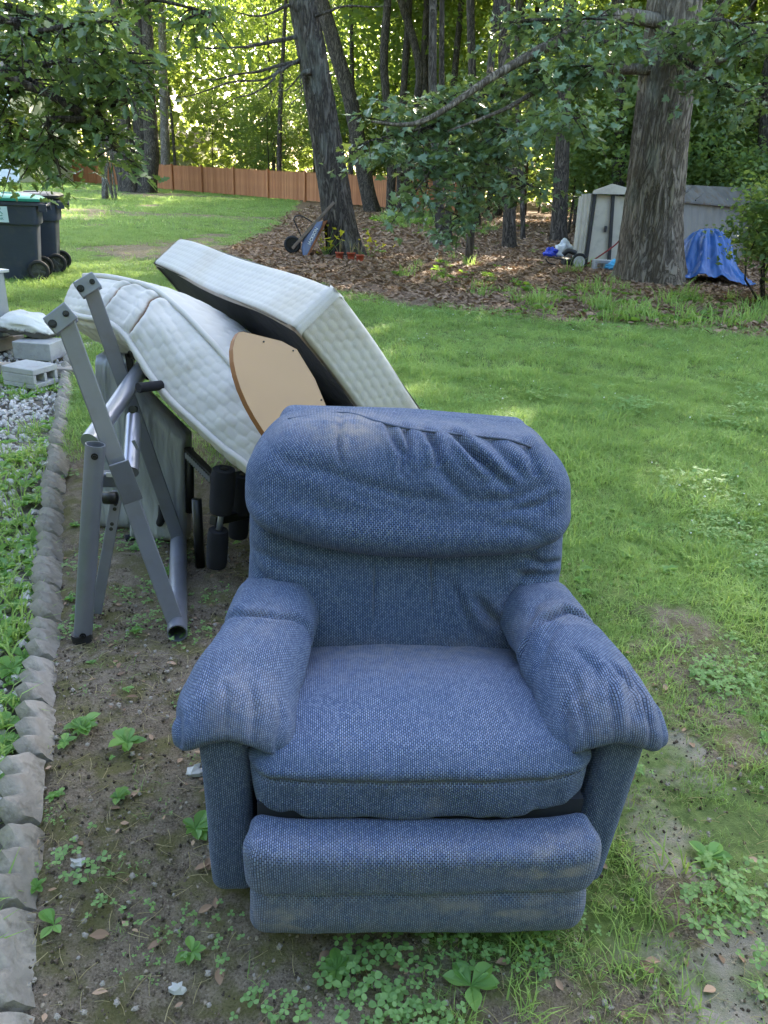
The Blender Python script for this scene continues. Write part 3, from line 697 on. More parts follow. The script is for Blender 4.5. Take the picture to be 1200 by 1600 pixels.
def bag(name, label, px, py, Y, s, col, seed):
    g = P(px, py, Y)*np.array([1, 1, 0]); n = 36
    th, ph = np.meshgrid(np.linspace(0, 2*math.pi, n, endpoint=False), np.linspace(.02, math.pi-.02, n)); th = th.ravel(); ph = ph.ravel()
    d = np.stack([np.sin(ph)*np.cos(th), np.sin(ph)*np.sin(th), np.cos(ph)], -1)
    r = 1+.28*fbm(d*2.2, seed)+.10*np.abs(fbm(d*6, seed+3)); V = d*r[:, None]*np.array(s); V[:, 2] = np.maximum(V[:, 2]+s[2]*.75, 0)
    F = [[i*n+k, i*n+(k+1) % n, (i+1)*n+(k+1) % n, (i+1)*n+k] for i in range(n-1) for k in range(n)]
    o = link(name, mesh_np(name, V, F, plain(name+'_film', col, .35, 0, .15, 8, .3, 40, .008, .5), True), None, g); return tag(o, label, 'bag')
bag('plastic_bag', 'small bright blue plastic bag on the leaf litter left of the shed', 861, 402, 17.9, (.17, .14, .13), (.03, .06, .50), 4)
bag('plastic_bag', 'white and grey plastic bag beside the blue bag left of the shed', 879, 402, 17.9, (.17, .15, .2), (.55, .58, .60), 5)
bag('plastic_bag', 'light blue plastic sheeting bundled at the foot of the shed door by the oak', 968, 414, 15.6, (.24, .18, .14), (.06, .36, .62), 6)

# ------------------------------------------------------------------ old push mower by the shed, concrete block beside it
def wheel_mesh(R, w_, tyre_mat, rim_mat, t, c, axis, name='wheel', spokes=0):
    a = np.asarray(axis, float); a /= np.linalg.norm(a); u = np.cross(a, [0, 0, 1.0]); u /= np.linalg.norm(u); v = np.cross(a, u); c = np.asarray(c)
    prof = [(R*.68, -w_/2), (R*.9, -w_/2), (R*.99, -w_*.3), (R, 0), (R*.99, w_*.3), (R*.9, w_/2), (R*.68, w_/2), (R*.66, 0)]; n = 28; V = []
    for k in range(n):
        an = 2*math.pi*k/n
        for r, s in prof: V.append(c+(u*math.cos(an)+v*math.sin(an))*r+a*s)
    m = len(prof); F = [[k*m+j, k*m+(j+1) % m, ((k+1) % n)*m+(j+1) % m, ((k+1) % n)*m+j] for k in range(n) for j in range(m)]
    wo = link(name, mesh_np('tyre', np.array(V), F, tyre_mat, True), t)
    rm = MB()
    if spokes:
        for k in range(spokes):
            an = 2*math.pi*k/spokes+.3; d = u*math.cos(an)+v*math.sin(an)
            rm.bar(c, c+d*R*.7, w_*.75, R*.2, a)
        rm.tube([c-a*w_*.55, c+a*w_*.55], R*.2, 12); rm.tube([c-a*w_*.12, c+a*w_*.12], R*.69, 20)
    else:
        rm.tube([c-a*w_*.42, c+a*w_*.42], R*.67, 20); rm.tube([c-a*w_*.6, c+a*w_*.6], R*.2, 12)
    rm.build('rim', rim_mat, wo, True, auto=True)
    return wo
def build_mower():
    g = P(905, 416, 15.9)*np.array([1, 1, 0]); t = thing('push_mower', 'old push mower with slanting red handle and black wheel by the shed', 'mower', g); Y = 15.9
    q = lambda px, py, dy=0: P(px, py, Y+dy)-g
    red = plain('mower_red', (.22, .025, .02), .5)
    for dy in (0, .35):
        MB().tube(spline([q(915, 414, dy), q(940, 398, dy), q(962, 382, dy), q(972, 370, dy), q(976, 364, dy+.05)], 14), .016, 8).build('handle', red, t, True)
    MB().tube([q(976, 364, 0), q(976, 364, .4)], .018, 8).build('grip', MT['black_plastic'], t, True)
    MB().tube([q(962, 382, 0), q(962, 382, .35)], .012, 8).build('cross_bar', red, t, True)
    for dy in (-.06, .42): 
        wo = wheel_mesh(.165, .05, MT['rubber'], plain('mower_rim', (.5, .5, .48), .5), t, q(905, 409, dy), (0.15, 1, 0))
    MB().box(q(893, 409, .2), (.18, .2, .06)).build('deck', MT['black_plastic'], t, bevel=.02)
    MB().tube(spline([q(868, 413), q(858, 411), q(853, 404), q(862, 402), q(880, 406)], 14), .014, 8).build('front_bar', MT['black_plastic'], t, True)
    MB().tube(spline([q(880, 398, .1), q(888, 392, .1), q(900, 396, .1)], 10), .05, 10).build('engine_cover', MT['black_plastic'], t, True)
build_mower()
def block_thing(name, label, c, h, rz, mat, cat='block', holes=True, tilt=0.0, group=None):
    o = thing(name, label, cat, c, rz, group); m = MB(); hx, hy, hz = h
    if holes:
        m.box((0, 0, hz*1.7), (hx, hy, hz*.3)); m.box((0, 0, hz*.25), (hx, hy, hz*.25))
        for x in (-hx*.88, 0, hx*.88): m.box((x, 0, hz*.95), (hx*.12, hy*.98, hz*.45))
    else: m.box((0, 0, hz), h)
    b = m.build('body', MT[mat], o, bevel=.006); b.rotation_euler = (tilt, 0, 0); return o
block_thing('concrete_block', 'hollow concrete block on the ground at the foot of the shed door', P(942, 418, 15.7)*np.array([1, 1, 0]), (.2, .1, .1), .1, 'block')

# ------------------------------------------------------------------ wheelbarrow standing on its nose against the leaning tree
def build_barrow():
    Y = 15.6; g = P(470, 400, Y)*np.array([1, 1, 0]); t = thing('wheelbarrow', 'dark blue wheelbarrow tipped up and propped against the leaning tree', 'wheelbarrow', g)
    q = lambda px, py, dy=0: P(px, py, Y+dy)-g
    blue = plain('tray_blue', (.055, .075, .125), .45, .2, .3, 6, .1, dirt=((.10, .07, .05), .5)); rust = plain('tray_rust', (.22, .085, .035), .9, 0, .4, 8, .4)
    wood = plain('handle_wood', (.17, .13, .10), .85, 0, .3, 10, .3)
    for dy in (-.16, .22): MB().bar(q(457, 388, dy), q(522, 316, dy*1.7), .055, .045, (0, 0, 1)).build('handle', wood, t, bevel=.006)
    wheel_mesh(.165, .085, MT['rubber'], MT['bolt'], t, q(457, 382, .03), (0, 1, 0))
    # tray: outer shell and inner (rusty) shell, flat dish tipped on its nose
    out_n = [q(491, 349, -.20), q(505, 346, -.33), q(504, 352, -.33), q(476, 408, -.27), q(472, 388, -.2), q(474, 376, -.16)]
    out_f = [q(491, 349, .26), q(505, 346, .39), q(504, 352, .39), q(476, 408, .33), q(472, 388, .26), q(474, 376, .22)]
    V = out_n+out_f; F = [[0, 1, 2, 3, 4, 5], [11, 10, 9, 8, 7, 6], [0, 6, 7, 1], [5, 11, 6, 0], [4, 10, 11, 5], [3, 9, 10, 4]]
    tr = MB().add(V, F).build('tray', blue, t); so = tr.modifiers.new('solid', 'SOLIDIFY'); so.thickness = .015
    MB().add([q(505, 346, -.34), q(512, 344, -.34), q(483, 399, -.30), q(475, 409, -.28), q(505, 346, .40), q(512, 344, .40), q(483, 399, .36), q(475, 409, .34)],
             [[0, 1, 2, 3], [7, 6, 5, 4], [0, 4, 5, 1], [1, 5, 6, 2], [2, 6, 7, 3]]).build('tray_rim', rust, t)
    for dy in (-.12, .2):
        MB().tube(spline([q(471, 370, dy), q(463, 352, dy), q(459, 343, dy), q(464, 337, dy), q(475, 339, dy), q(488, 347, dy)], 16), .012, 7).build('leg', MT['black_plastic'], t, True)
    # white lettering along the side of the tray
    a0 = q(484.5, 383, -.275); a1 = q(497.5, 357, -.31); d = a1-a0; L = np.linalg.norm(d); d /= L; nn = np.array([0, -1., 0]); nn -= d*(nn@d); nn /= np.linalg.norm(nn)
    text_part('JACKSON', a0+nn*.012, d, np.cross(nn, d), L, MT['flower_white'], tr, 'lettering')
build_barrow()
def pot(label, px, py, Y, s):
    g = P(px, py, Y)*np.array([1, 1, 0]); t = thing('flower_pot', label, 'pot', g, 0, 'terracotta pots at the tree foot'); n = 20; V = []
    prof = [(.055, 0), (.078, .13), (.086, .13), (.088, .16), (.074, .16), (.07, .13)]
    for r, z in prof: V += [(r*s*math.cos(2*math.pi*k/n), r*s*math.sin(2*math.pi*k/n), z*s) for k in range(n)]
    F = [[j*n+k, j*n+(k+1) % n, (j+1)*n+(k+1) % n, (j+1)*n+k] for j in range(5) for k in range(n)]+[list(range(n))]
    link('pot', mesh_np('pot', np.array(V), F, MT['terracotta'], True), t)
    MB().tube([(0, 0, .12*s), (0, 0, .135*s)], .07*s, 16).build('soil', MT['soil'], t)
    rng = np.random.default_rng(int(px))
    for k in range(6):
        d = rng.normal(0, .05, 2); v, f = tube_np(spline([(d[0]*.3, d[1]*.3, .13*s), (d[0], d[1], .25*s), (d[0]*1.8, d[1]*1.8, rng.uniform(.28, .42)*s)], 6), np.linspace(.008, .003, 6), 5)
        link('stem', mesh_np('stem', v, f, MT['grass_dry'], True), t)
pot('left pot of the three terracotta pots at the foot of the leaning tree', 530, 413, 15.05, .92)
pot('middle pot of the three terracotta pots at the foot of the leaning tree', 548, 413, 15.05, .95)
pot('right pot of the three terracotta pots at the foot of the leaning tree', 562, 416, 14.8, .9)
def small_plant(name, label, px, py, n, s, mat, seed, outline=MAPLE, h=.25, cat='plant'):
    g = G(px, py); rng = np.random.default_rng(seed); t = thing(name, label, cat, g)
    cen = rng.normal(0, 1, (n, 3))*np.array([s, s, h*.4])+np.array([0, 0, h]); cen[:, 2] = np.abs(cen[:, 2])+.02
    V, F = leaves_lobed(cen, s*.75, rng, outline); link('leaves', mesh_np('leaves', V, F, MT[mat]), t)
    sm = MB()
    for c in cen[::2]: sm.tube([(0, 0, -.02), c*.5+np.array([0, 0, .02]), c], .004, 4, False)
    sm.build('stems', MT['weed'], t)
small_plant('yellow_plant', 'bright yellow leaves growing at the right foot of the leaning tree', 577, 404, 16, .14, 'yellow_leaf', 3)
small_plant('yellow_plant', 'yellow green leaves between the wheelbarrow and the leaning tree', 508, 402, 26, .16, 'yellow_leaf', 4, h=.35)

# ------------------------------------------------------------------ two wheeled bins
def build_bin(label, c, rz, lidcol, sticker=False, lid_open=0.0):
    t = thing('wheeled_bin', label, 'bin', c, rz, 'wheeled bins on the lawn')
    body = plain('bin_body', (.036, .044, .068), .5, 0, .15, 3, .05, dirt=((.10, .09, .08), .3))
    # rings (half width x, half depth y) from bottom to top; back (hinge, wheels) towards +x
    rings = [(.02, .235, .215), (.10, .245, .225), (.30, .262, .238), (.62, .288, .258), (.70, .294, .262), (.705, .325, .285), (.74, .330, .290), (.93, .342, .302), (.935, .372, .322), (.975, .375, .325)]
    V = []; F = []; n = 32
    for z, hx, hy in rings:
        for k in range(n):
            a = 2*math.pi*k/n; cx, sy = math.cos(a), math.sin(a); e = .28
            V.append((hx*math.copysign(abs(cx)**e, cx), hy*math.copysign(abs(sy)**e, sy), z))
    V = np.array(V)
    # wheel arch recess at the back bottom
    rec = (V[:, 0] > .12) & (V[:, 2] < .34); V[rec, 1] *= .86
    for j in range(len(rings)-1):
        for k in range(n): F.append([j*n+k, j*n+(k+1) % n, (j+1)*n+(k+1) % n, (j+1)*n+k])
    F.append(list(range(n))[::-1])
    me = mesh_np('body', V, F, body, True)
    try: me.set_sharp_from_angle(angle=math.radians(35))
    except Exception: pass
    link('body', me, t)
    lm = plain('bin_lid', lidcol, .45, 0, .12, 4, .05)
    L = MB(); 
    for j, (z, hx, hy) in enumerate(((0, .385, .335), (.03, .39, .34), (.055, .35, .30), (.075, .20, .20))):
        for k in range(24):
            a = 2*math.pi*k/24; cx, sy = math.cos(a), math.sin(a)
            L.v.append((hx*math.copysign(abs(cx)**.3, cx), hy*math.copysign(abs(sy)**.3, sy), z))
    for j in range(3):
        for k in range(24): L.f.append([j*24+k, j*24+(k+1) % 24, (j+1)*24+(k+1) % 24, (j+1)*24+k])
    L.f += [list(range(24))[::-1], [72+k for k in range(24)]]
    lo = L.build('lid', lm, t, True, auto=True); lo.location = (0, 0, .985); lo.rotation_euler = (0, lid_open, 0)
    MB().box((.0, 0, .07), (.10, .07, .02)).build('lid_grip', lm, lo, bevel=.01)
    MB().tube([(.42, -.27, .93), (.42, .27, .93)], .018, 10).build('handle', body, t, True)
    for s in (-1, 1): MB().box((.39, s*.26, .91), (.05, .02, .045)).build('handle_bracket', body, t, bevel=.006)
    for s in (-1, 1): wheel_mesh(.135, .06, MT['rubber'], plain('bin_rim', (.07, .07, .07), .5), t, (.25, s*.262, .135), (0, s, 0), spokes=5)
    MB().tube([(.25, -.26, .135), (.25, .26, .135)], .014, 8).build('axle', MT['bolt'], t, True)
    if sticker:
        sg = plain('sticker_green', (.04, .22, .20), .5, bump=0, var=.05)
        st = MB().box((.02, -.302, .81), (.10, .002, .095)).build('sticker', plain('sticker_paper', (.55, .68, .74), .5, bump=0, var=.03), t); st.rotation_euler = (math.radians(3.2), 0, 0); st.location = (-.14, .042, .03)
        y = -.306; X = np.array([1., 0, 0]); Z = np.array([0, 0, 1.])
        text_part('recycle', (-.075, y, .868), X, Z, .12, sg, st, 'sticker_print'); text_part('THINK', (-.055, y, .745), X, Z, .12, sg, st, 'sticker_print')
        k = MB()
        for cx, cz in ((-.05, .815), (.03, .815)):   # arrows of a recycling mark
            for a0 in (0, 2.1, 4.2):
                a1 = a0+1.5; k.bar((cx+.03*math.cos(a0), y, cz+.03*math.sin(a0)), (cx+.03*math.cos(a1), y, cz+.03*math.sin(a1)), .009, .002, (math.cos(a0+.75), 0, math.sin(a0+.75)))
        k.build('sticker_print', sg, st)
build_bin('dark wheeled bin with green lid and white recycling sticker', (-5.03, 10.55, 0), .30, (.03, .26, .20), True)
build_bin('dark wheeled bin with black lid behind the green lidded bin', (-5.14, 11.42, 0), .26, (.02, .021, .024), False, -.05)

# ------------------------------------------------------------------ left bed: grey metal panel, pavers, sandbag, timber, edging stones
def build_panel():
    t = thing('metal_step', 'ridged grey metal step unit with timber foot at the left edge', 'step', (-3.60, 6.05, 0), -.36)
    m = plain('step_metal', (.33, .35, .38), .45, .6, .15, 4, .08)
    MB().box((0, 0, .36), (.17, .55, .26)).build('cabinet', m, t, bevel=.01)
    for k in range(7): MB().box((.175, -.47+k*.157, .36), (.012, .045, .25)).build('rib', m, t, bevel=.004)
    MB().box((0, 0, .63), (.20, .58, .012)).build('top_plate', plain('step_top', (.52, .54, .57), .4, .6, .1), t, bevel=.004)
    for k in range(6): MB().box((-.0, -.45+k*.18, .646), (.17, .02, .006)).build('tread_strip', m, t)
    MB().box((.10, 0, .05), (.12, .62, .05)).build('timber_foot', MT['timber'], t, bevel=.008)
build_panel()
block_thing('concrete_block', 'pale hollow concrete block on gravel next to the metal step', G(38, 606)*np.array([1, 1, 0])+np.array([0, .12, 0]), (.12, .14, .07), 1.25, 'block')
block_thing('concrete_block', 'solid concrete block under the mouldy sandbag', G(60, 562)*np.array([1, 1, 0])+np.array([-.02, .1, 0]), (.16, .13, .07), -.1, 'block', holes=False)
o = link('timber_beam', None) if False else thing('timber_beam', 'weathered grey timber lying across the gravel between two concrete blocks', 'timber', G(55, 585)*np.array([1, 1, 0]), -.06)
MB().box((0.05, 0, .035), (.34, .045, .035)).build('beam', MT['timber'], o, bevel=.006)
def build_sandbag():
    g = G(52, 552)*np.array([1, 1, 0])+np.array([-.04, .02, .13]); n = 44
    th, ph = np.meshgrid(np.linspace(0, 2*math.pi, n, endpoint=False), np.linspace(.02, math.pi-.02, n)); th = th.ravel(); ph = ph.ravel()
    sp = lambda a, e: np.sign(a)*np.abs(a)**e
    d = np.stack([sp(np.sin(ph), .7)*sp(np.cos(th), .55), sp(np.sin(ph), .7)*sp(np.sin(th), .55), sp(np.cos(ph), .8)], -1)
    V = d*np.array([.23, .17, .085])*(1+.10*fbm(d*2.5, 6))[:, None]; V[:, 2] += .09+.03*np.cos(V[:, 0]*9)+.012*fbm(V*14, 3)
    F = [[i*n+k, i*n+(k+1) % n, (i+1)*n+(k+1) % n, (i+1)*n+k] for i in range(n-1) for k in range(n)]
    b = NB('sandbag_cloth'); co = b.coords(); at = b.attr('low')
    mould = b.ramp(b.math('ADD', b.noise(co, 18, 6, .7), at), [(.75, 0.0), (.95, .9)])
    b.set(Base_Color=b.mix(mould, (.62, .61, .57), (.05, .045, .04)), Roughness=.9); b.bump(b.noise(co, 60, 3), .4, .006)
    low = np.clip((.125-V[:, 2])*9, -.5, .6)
    o = link('sandbag', mesh_np('sandbag', V, F, b.m, True, attrs={'low': low}), None, g); o.rotation_euler = (0, .12, .2)
    tag(o, 'stuffed white bag with black mould lying on a concrete block', 'bag')
build_sandbag()
def build_edging():
    rng = np.random.default_rng(3); mes = []
    for v in range(5):
        L = .24; n = 25; prof = []
        for i in range(n):
            u = i/(n-1); s = (u*3) % 1.0; prof.append((-(L/2)+u*(L-.018), 0.062+.050*(1-abs(2*s-1))*(1 if v % 2 else .9)))
        V = []; rows = 6
        for side in (0, 1):
            for i, (x, h) in enumerate(prof):
                for r in range(rows):
                    z = h*r/(rows-1); bev = .010*(r == rows-1)
                    V.append((x, (.028-bev)*(1 if side else -1), z))
        V = np.array(V); V += .0035*np.stack([vnoise(V*40+v, 1), vnoise(V*40+v, 2), vnoise(V*40+v, 3)], -1)+.003*np.stack([vnoise(V*12+v, 1)]*3, -1)*np.array([0, 1, .6])
        k = n*rows; F = []
        for i in range(n-1):
            for r in range(rows-1):
                a = i*rows+r; F += [[a, a+1, a+rows+1, a+rows], [k+a, k+a+rows, k+a+rows+1, k+a+1]]
            a = i*rows+rows-1; F += [[a, k+a, k+a+rows, a+rows]]
        for r in range(rows-1): F += [[r, k+r, k+r+1, r+1], [(n-1)*rows+r, (n-1)*rows+r+1, k+(n-1)*rows+r+1, k+(n-1)*rows+r]]
        me = mesh_np('edging_stone', V, F, MT['concrete'], False)
        try: me.set_sharp_from_angle(angle=math.radians(50))
        except Exception: pass
        mes.append(me)
    seg = np.diff(EDGE, axis=0); Ls = np.concatenate([[0], np.cumsum(np.linalg.norm(seg, axis=1))])
    s = .05; k = 0
    while s < Ls[-1]-.15:
        x = np.interp(s, Ls, EDGE[:, 0]); y = np.interp(s, Ls, EDGE[:, 1]); x2 = np.interp(s+.1, Ls, EDGE[:, 0]); y2 = np.interp(s+.1, Ls, EDGE[:, 1])
        o = link('edging_stone', mes[k % 5]); o.location = (x-.02+rng.uniform(-.008, .008), y, -.022+rng.uniform(-.012, .012))
        o.rotation_euler = (math.radians(-40+rng.uniform(-9, 9)), rng.uniform(-.05, .05), math.atan2(y2-y, x2-x)+rng.uniform(-.06, .06))
        nth = ('nearest', 'second', 'third', 'fourth', 'fifth', 'sixth', 'seventh', 'eighth', 'ninth', 'tenth', 'eleventh', 'twelfth', 'thirteenth', 'fourteenth', 'fifteenth', 'sixteenth', 'seventeenth', 'eighteenth', 'nineteenth', 'twentieth', 'twenty first', 'twenty second', 'twenty third', 'twenty fourth', 'twenty fifth', 'twenty sixth', 'twenty seventh', 'farthest')[min(k, 27)]
        tag(o, nth+' scalloped concrete edging stone counted up from the bottom edge of the picture', 'edging stone', 'row of scalloped edging stones'); s += .238; k += 1
build_edging()
# ------------------------------------------------------------------ discarded exercise frame
def frame_stand():
    g = np.array([-.85, 2.45, 0]); t = thing('exercise_frame', 'folded grey steel exercise frame of flat bars and tubes standing left of the recliner', 'exercise frame', g)
    st, sl = MT['steel'], MT['steel_light']
    def bolt(c, d, r=.011, par=t):
        r = r*.72
        c = np.asarray(c); d = np.asarray(d, float)/np.linalg.norm(d)
        MB().tube([c, c+d*.004], r*1.5, 14).tube([c+d*.003, c+d*.010], r, 6).build('bolt', MT['bolt'], par)
    cam_d = lambda p: (np.array([0, 0, CAM_H])-p-g)/np.linalg.norm(np.array([0, 0, CAM_H])-p-g)
    # near flat bar and far flat bar with their end brackets
    for (bt, bb, k) in ((P(100, 497, 2.32)-g, G(275, 975, .045)-g, 0), (P(140, 447, 2.80)-g, G(280, 846, .045)-g, 1)):
        v = cam_d((bt+bb)/2); d = (bb-bt)/np.linalg.norm(bb-bt); side = np.cross(d, v); side /= np.linalg.norm(side)
        br = MB().bar(bt, bb, .056 if k == 0 else .054, .022, side).build('flat_bar', st, t, bevel=.004)
        e = P(78, 512, 2.30)-g if k == 0 else P(122, 455, 2.78)-g
        f = P(112, 486, 2.33)-g if k == 0 else P(152, 437, 2.81)-g
        u = f-e; u /= np.linalg.norm(u); pv = np.cross(u, v); pv /= np.linalg.norm(pv)
        pl = MB()
        for off in (.016, -.026): pl.bar(e+v*off, f+v*off, .060, .006, pv)
        pl.bar(e+u*.01, f-u*.0, .02, .04, v)
        pl.build('bracket', st, t, bevel=.006)
        bolt(e+u*.012+v*.018, v, .012); bolt(f-u*.02+v*.018, v, .009)
    # base tube lying on the ground, open end towards us
    n0 = G(277, 990, .042)-g; f0 = G(279, 846, .042)-g
    MB().pipe(n0, f0, .034, .030, 24).build('base_tube', st, t, True, auto=True)
    # upright tube at the left with an open top
    a0 = G(129, 1000, .0)-g; a1 = P(149, 694, 2.22)-g
    MB().pipe(a0, a1, .030, .0265, 24).build('upright_tube', st, t, True, auto=True)
    MB().tube([a0+np.array([0, 0, .001]), a0+np.array([0, 0, .03])], .034, 20).build('tube_foot', MT['black_plastic'], t, True, auto=True)
    v = cam_d(a1); ax = (a1-a0)/np.linalg.norm(a1-a0); vv = v-ax*(v@ax); vv /= np.linalg.norm(vv)
    bolt(a1-ax*.03+vv*.029, vv, .010); bolt(a0+ax*.035+vv*.029, vv, .010)
    # slim perforated bar behind it
    s0 = G(150, 958, .02)-g; s1 = P(184, 768, 2.42)-g; v2 = cam_d(s1); sd2 = np.cross(s1-s0, v2); sd2 /= np.linalg.norm(sd2)
    MB().bar(s0, s1, .038, .02, sd2).build('perforated_bar', st, t, bevel=.003)
    for k in (.70, .74, .86, .90): bolt(s0+(s1-s0)*k+v2*.010, v2, .006)
    # two pale tubes crossing behind the bars
    MB().tube([P(140, 690, 2.40)-g, P(180, 636, 2.62)-g, P(228, 566, 2.92)-g], .031, 20).build('pale_tube', sl, t, True, auto=True)
    p0 = P(204, 738, 2.46)-g; p1 = P(209, 652, 2.70)-g
    MB().tube([p0, p1], .028, 20).build('pale_tube', sl, t, True, auto=True)
    MB().tube([p0-np.array([.01, .02, .02]), p1+np.array([0, .02, .03])], .012, 10).build('inner_rod', MT['bolt'], t, True)
    bolt(P(207, 640, 2.62)-g, cam_d(p1), .013); bolt(P(192, 735, 2.26)-g, cam_d(p0), .011); bolt(P(203, 772, 2.28)-g, cam_d(p0), .012)
    # pivot plate on the near bar and cross bracket to the upright
    q0 = P(190, 736, 2.25)-g; q1 = P(204, 773, 2.27)-g; v3 = cam_d(q0); sdq = np.cross(q1-q0, v3); sdq /= np.linalg.norm(sdq)
    MB().bar(q0-(q1-q0)*.35+v3*.006, q1+(q1-q0)*.3+v3*.006, .064, .006, sdq).build('pivot_plate', st, t, bevel=.008)
    MB().bar(P(155, 748, 2.30)-g, P(190, 748, 2.30)-g, .05, .04).build('cross_bracket', st, t, bevel=.006)
    MB().box(P(172, 742, 2.26)-g, (.012, .002, .007)).build('label_tag', MT['flower_white'], t)
    MB().tube([P(163, 778, 2.36)-g, P(182, 778, 2.36)-g], .022, 14).build('spacer', MT['bolt'], t, True)
    # small spring clip on the pale tube
    MB().bar(P(208, 688, 2.50)-g, P(216, 702, 2.50)-g, .012, .006).build('clip', sl, t)
frame_stand()
def bench():
    g = np.array([-.62, 2.75, 0]); t = thing('weight_bench', 'weight bench with black foam leg rollers lying behind the recliner', 'weight bench', g); Y = 2.62
    fo = MT['foam']
    def roller(px, y0, y1, Yr, r):
        a = P(px[0], y0, Yr)-g; b = P(px[1], y1, Yr)-g; L = np.linalg.norm(b-a); s = np.linspace(0, 1, 9)
        rad = r*np.array([.90, .98, 1, 1.0, .99, 1, 1.0, .98, .90]); o = MB().tube([a+(b-a)*x for x in s], rad, 24).build('foam_roller', fo, t, True, auto=True)
        d = (a-b)/L; MB().tube([a+d*.001, a+d*.004], r*.32, 12).build('end_cap', MT['bolt'], o)
    roller((350, 345), 733, 800, Y, .046); roller((341, 338), 828, 884, Y, .041)
    roller((380, 377), 742, 800, Y+.16, .046); roller((374, 372), 800, 838, Y+.2, .041)
    MB().tube([P(348, 790, Y)-g, P(340, 840, Y)-g], .012, 10).build('axle', MT['steel'], t, True)
    MB().bar(P(332, 814, Y)-g, P(392, 802, Y+.22)-g, .035, .03).build('roller_bracket', MT['bolt'], t, bevel=.004)
    r0 = P(292, 706, 2.95)-g; r1 = P(338, 752, 2.7)-g; MB().bar(r0, r1, .045, .03).build('slotted_rail', MT['bolt'], t, bevel=.003)
    for k in range(12): MB().box(r0+(r1-r0)*(.12+.07*k)+np.array([-.012, -.020, .004]), (.004, .002, .012)).build('rail_slot', MT['steel_light'], t)
    MB().tube([P(296, 700, 2.95)-g, P(297, 800, 2.95)-g], .018, 10).build('post', MT['bolt'], t, True)
    MB().tube(spline([G(196, 842, .02)-g, G(215, 838, .02)-g, G(240, 828, .03)-g, P(252, 812, 2.9)-g, P(254, 790, 2.9)-g], 20), .017, 12).build('curved_handle', fo, t, True)
    MB().tube([P(216, 606, 2.62)-g, P(252, 602, 2.7)-g], .018, 14).build('grip', fo, t, True, auto=True)
    for a, b in (((200, 552), (232, 566)), ((200, 552), (205, 580)), ((232, 566), (236, 592)), ((205, 582), (238, 590))):
        MB().bar(P(*a, 2.85)-g, P(*b, 2.85)-g, .02, .02).build('seat_frame', MT['bolt'], t)
    MB().box(np.array([.22, .38, .30]), (.20, .30, .03)).build('bench_pad', MT['foam'], t, bevel=.015)
    for x, y in ((-.12, .0), (.36, .0), (.36, .5)): MB().tube([(x, y, 0), (x, y, .3)], .02, 10).build('leg', MT['bolt'], t, True)
bench()
def wrapped_panel():
    pl = NB('plastic_film'); co = pl.coords('Object', (1, 1, .28)); n = pl.noise(co, 7, 3, .5, .6)
    pl.set(Base_Color=pl.mix(pl.ramp(n, [(.35, 0.0), (.7, 1.0)]), (.22, .23, .26), (.44, .45, .48)), Roughness=.32, Specular_IOR_Level=.8); pl.bump(pl.noise(co, 22, 4, .55, 1.2), .5, .012)
    inner = plain('panel_dark', (.10, .11, .13), .7)
    for name, lab, quad, Y0, Y1 in (('wrapped_panel', 'grey padded panel sealed in clear plastic film standing behind the steel frame', ((196, 770), (288, 805), (291, 685), (205, 600)), 2.95, 3.02),
                              ('wrapped_panel', 'narrow plastic wrapped panel left of the other, partly behind the flat bars', ((140, 700), (196, 720), (200, 560), (150, 556)), 3.05, 3.12)):
        c = [P(px, py, Y0) for px, py in quad]; 
        lo = min(p[2] for p in c[:2]); c[0][2] = c[1][2] = .01
        c = np.array(c); g = np.array([c[:, 0].mean(), Y0, 0]); c = c-g; t = thing(name, lab, 'panel', g); nu = 40; V = []
        front = []
        for i in range(nu):
            for j in range(nu):
                u, v = i/(nu-1), j/(nu-1); p = (c[0]*(1-u)+c[1]*u)*(1-v)+(c[3]*(1-u)+c[2]*u)*v
                e = min(u, 1-u, v, 1-v); bulge = .03*min(1, e*14)**.4; cr = .006*float(np.abs(fbm(np.array([[u*9+2*v, v*2.0-1.5*u, 1.0]]), 4))[0])*min(1, e*9)
                V.append(p+np.array([0, -bulge-cr, .15*v*0]))
        V = np.array(V); B = V.copy(); B[:, 1] = .09+(.0)*B[:, 1]; VV = np.concatenate([V, B]); k = nu*nu; F = []
        for i in range(nu-1):
            for j in range(nu-1):
                a = i*nu+j; F += [[a, a+nu, a+nu+1, a+1], [k+a, k+a+1, k+a+nu+1, k+a+nu]]
        for j in range(nu-1): F += [[j, j+1, k+j+1, k+j], [(nu-1)*nu+j, k+(nu-1)*nu+j, k+(nu-1)*nu+j+1, (nu-1)*nu+j+1]]
        for i in range(nu-1): F += [[i*nu, k+i*nu, k+(i+1)*nu, (i+1)*nu], [i*nu+nu-1, (i+1)*nu+nu-1, k+(i+1)*nu+nu-1, k+i*nu+nu-1]]
        link('film', mesh_np('film', VV, F, pl.m, True), t)
        MB().box((c[:, 0].mean(), .06, c[2][2]*.45), (abs(c[1][0]-c[0][0])*.38, .02, c[2][2]*.38)).build('board', inner, t)
        # loose film skirt at the foot
        if False:
            s0, s1 = c[0], c[1]; W = []; m = 30
            for i in range(m):
                for j in range(4):
                    u = i/(m-1); W.append(s0+(s1-s0)*u+np.array([.02*math.sin(u*40), -.03-.05*j/3+.02*math.sin(u*23+j), .10-.09*j/3]))
            so = link('film_skirt', mesh_np('film_skirt', np.array(W), [[i*4+j, (i+1)*4+j, (i+1)*4+j+1, i*4+j+1] for i in range(m-1) for j in range(3)], pl.m, True), t)
wrapped_panel()

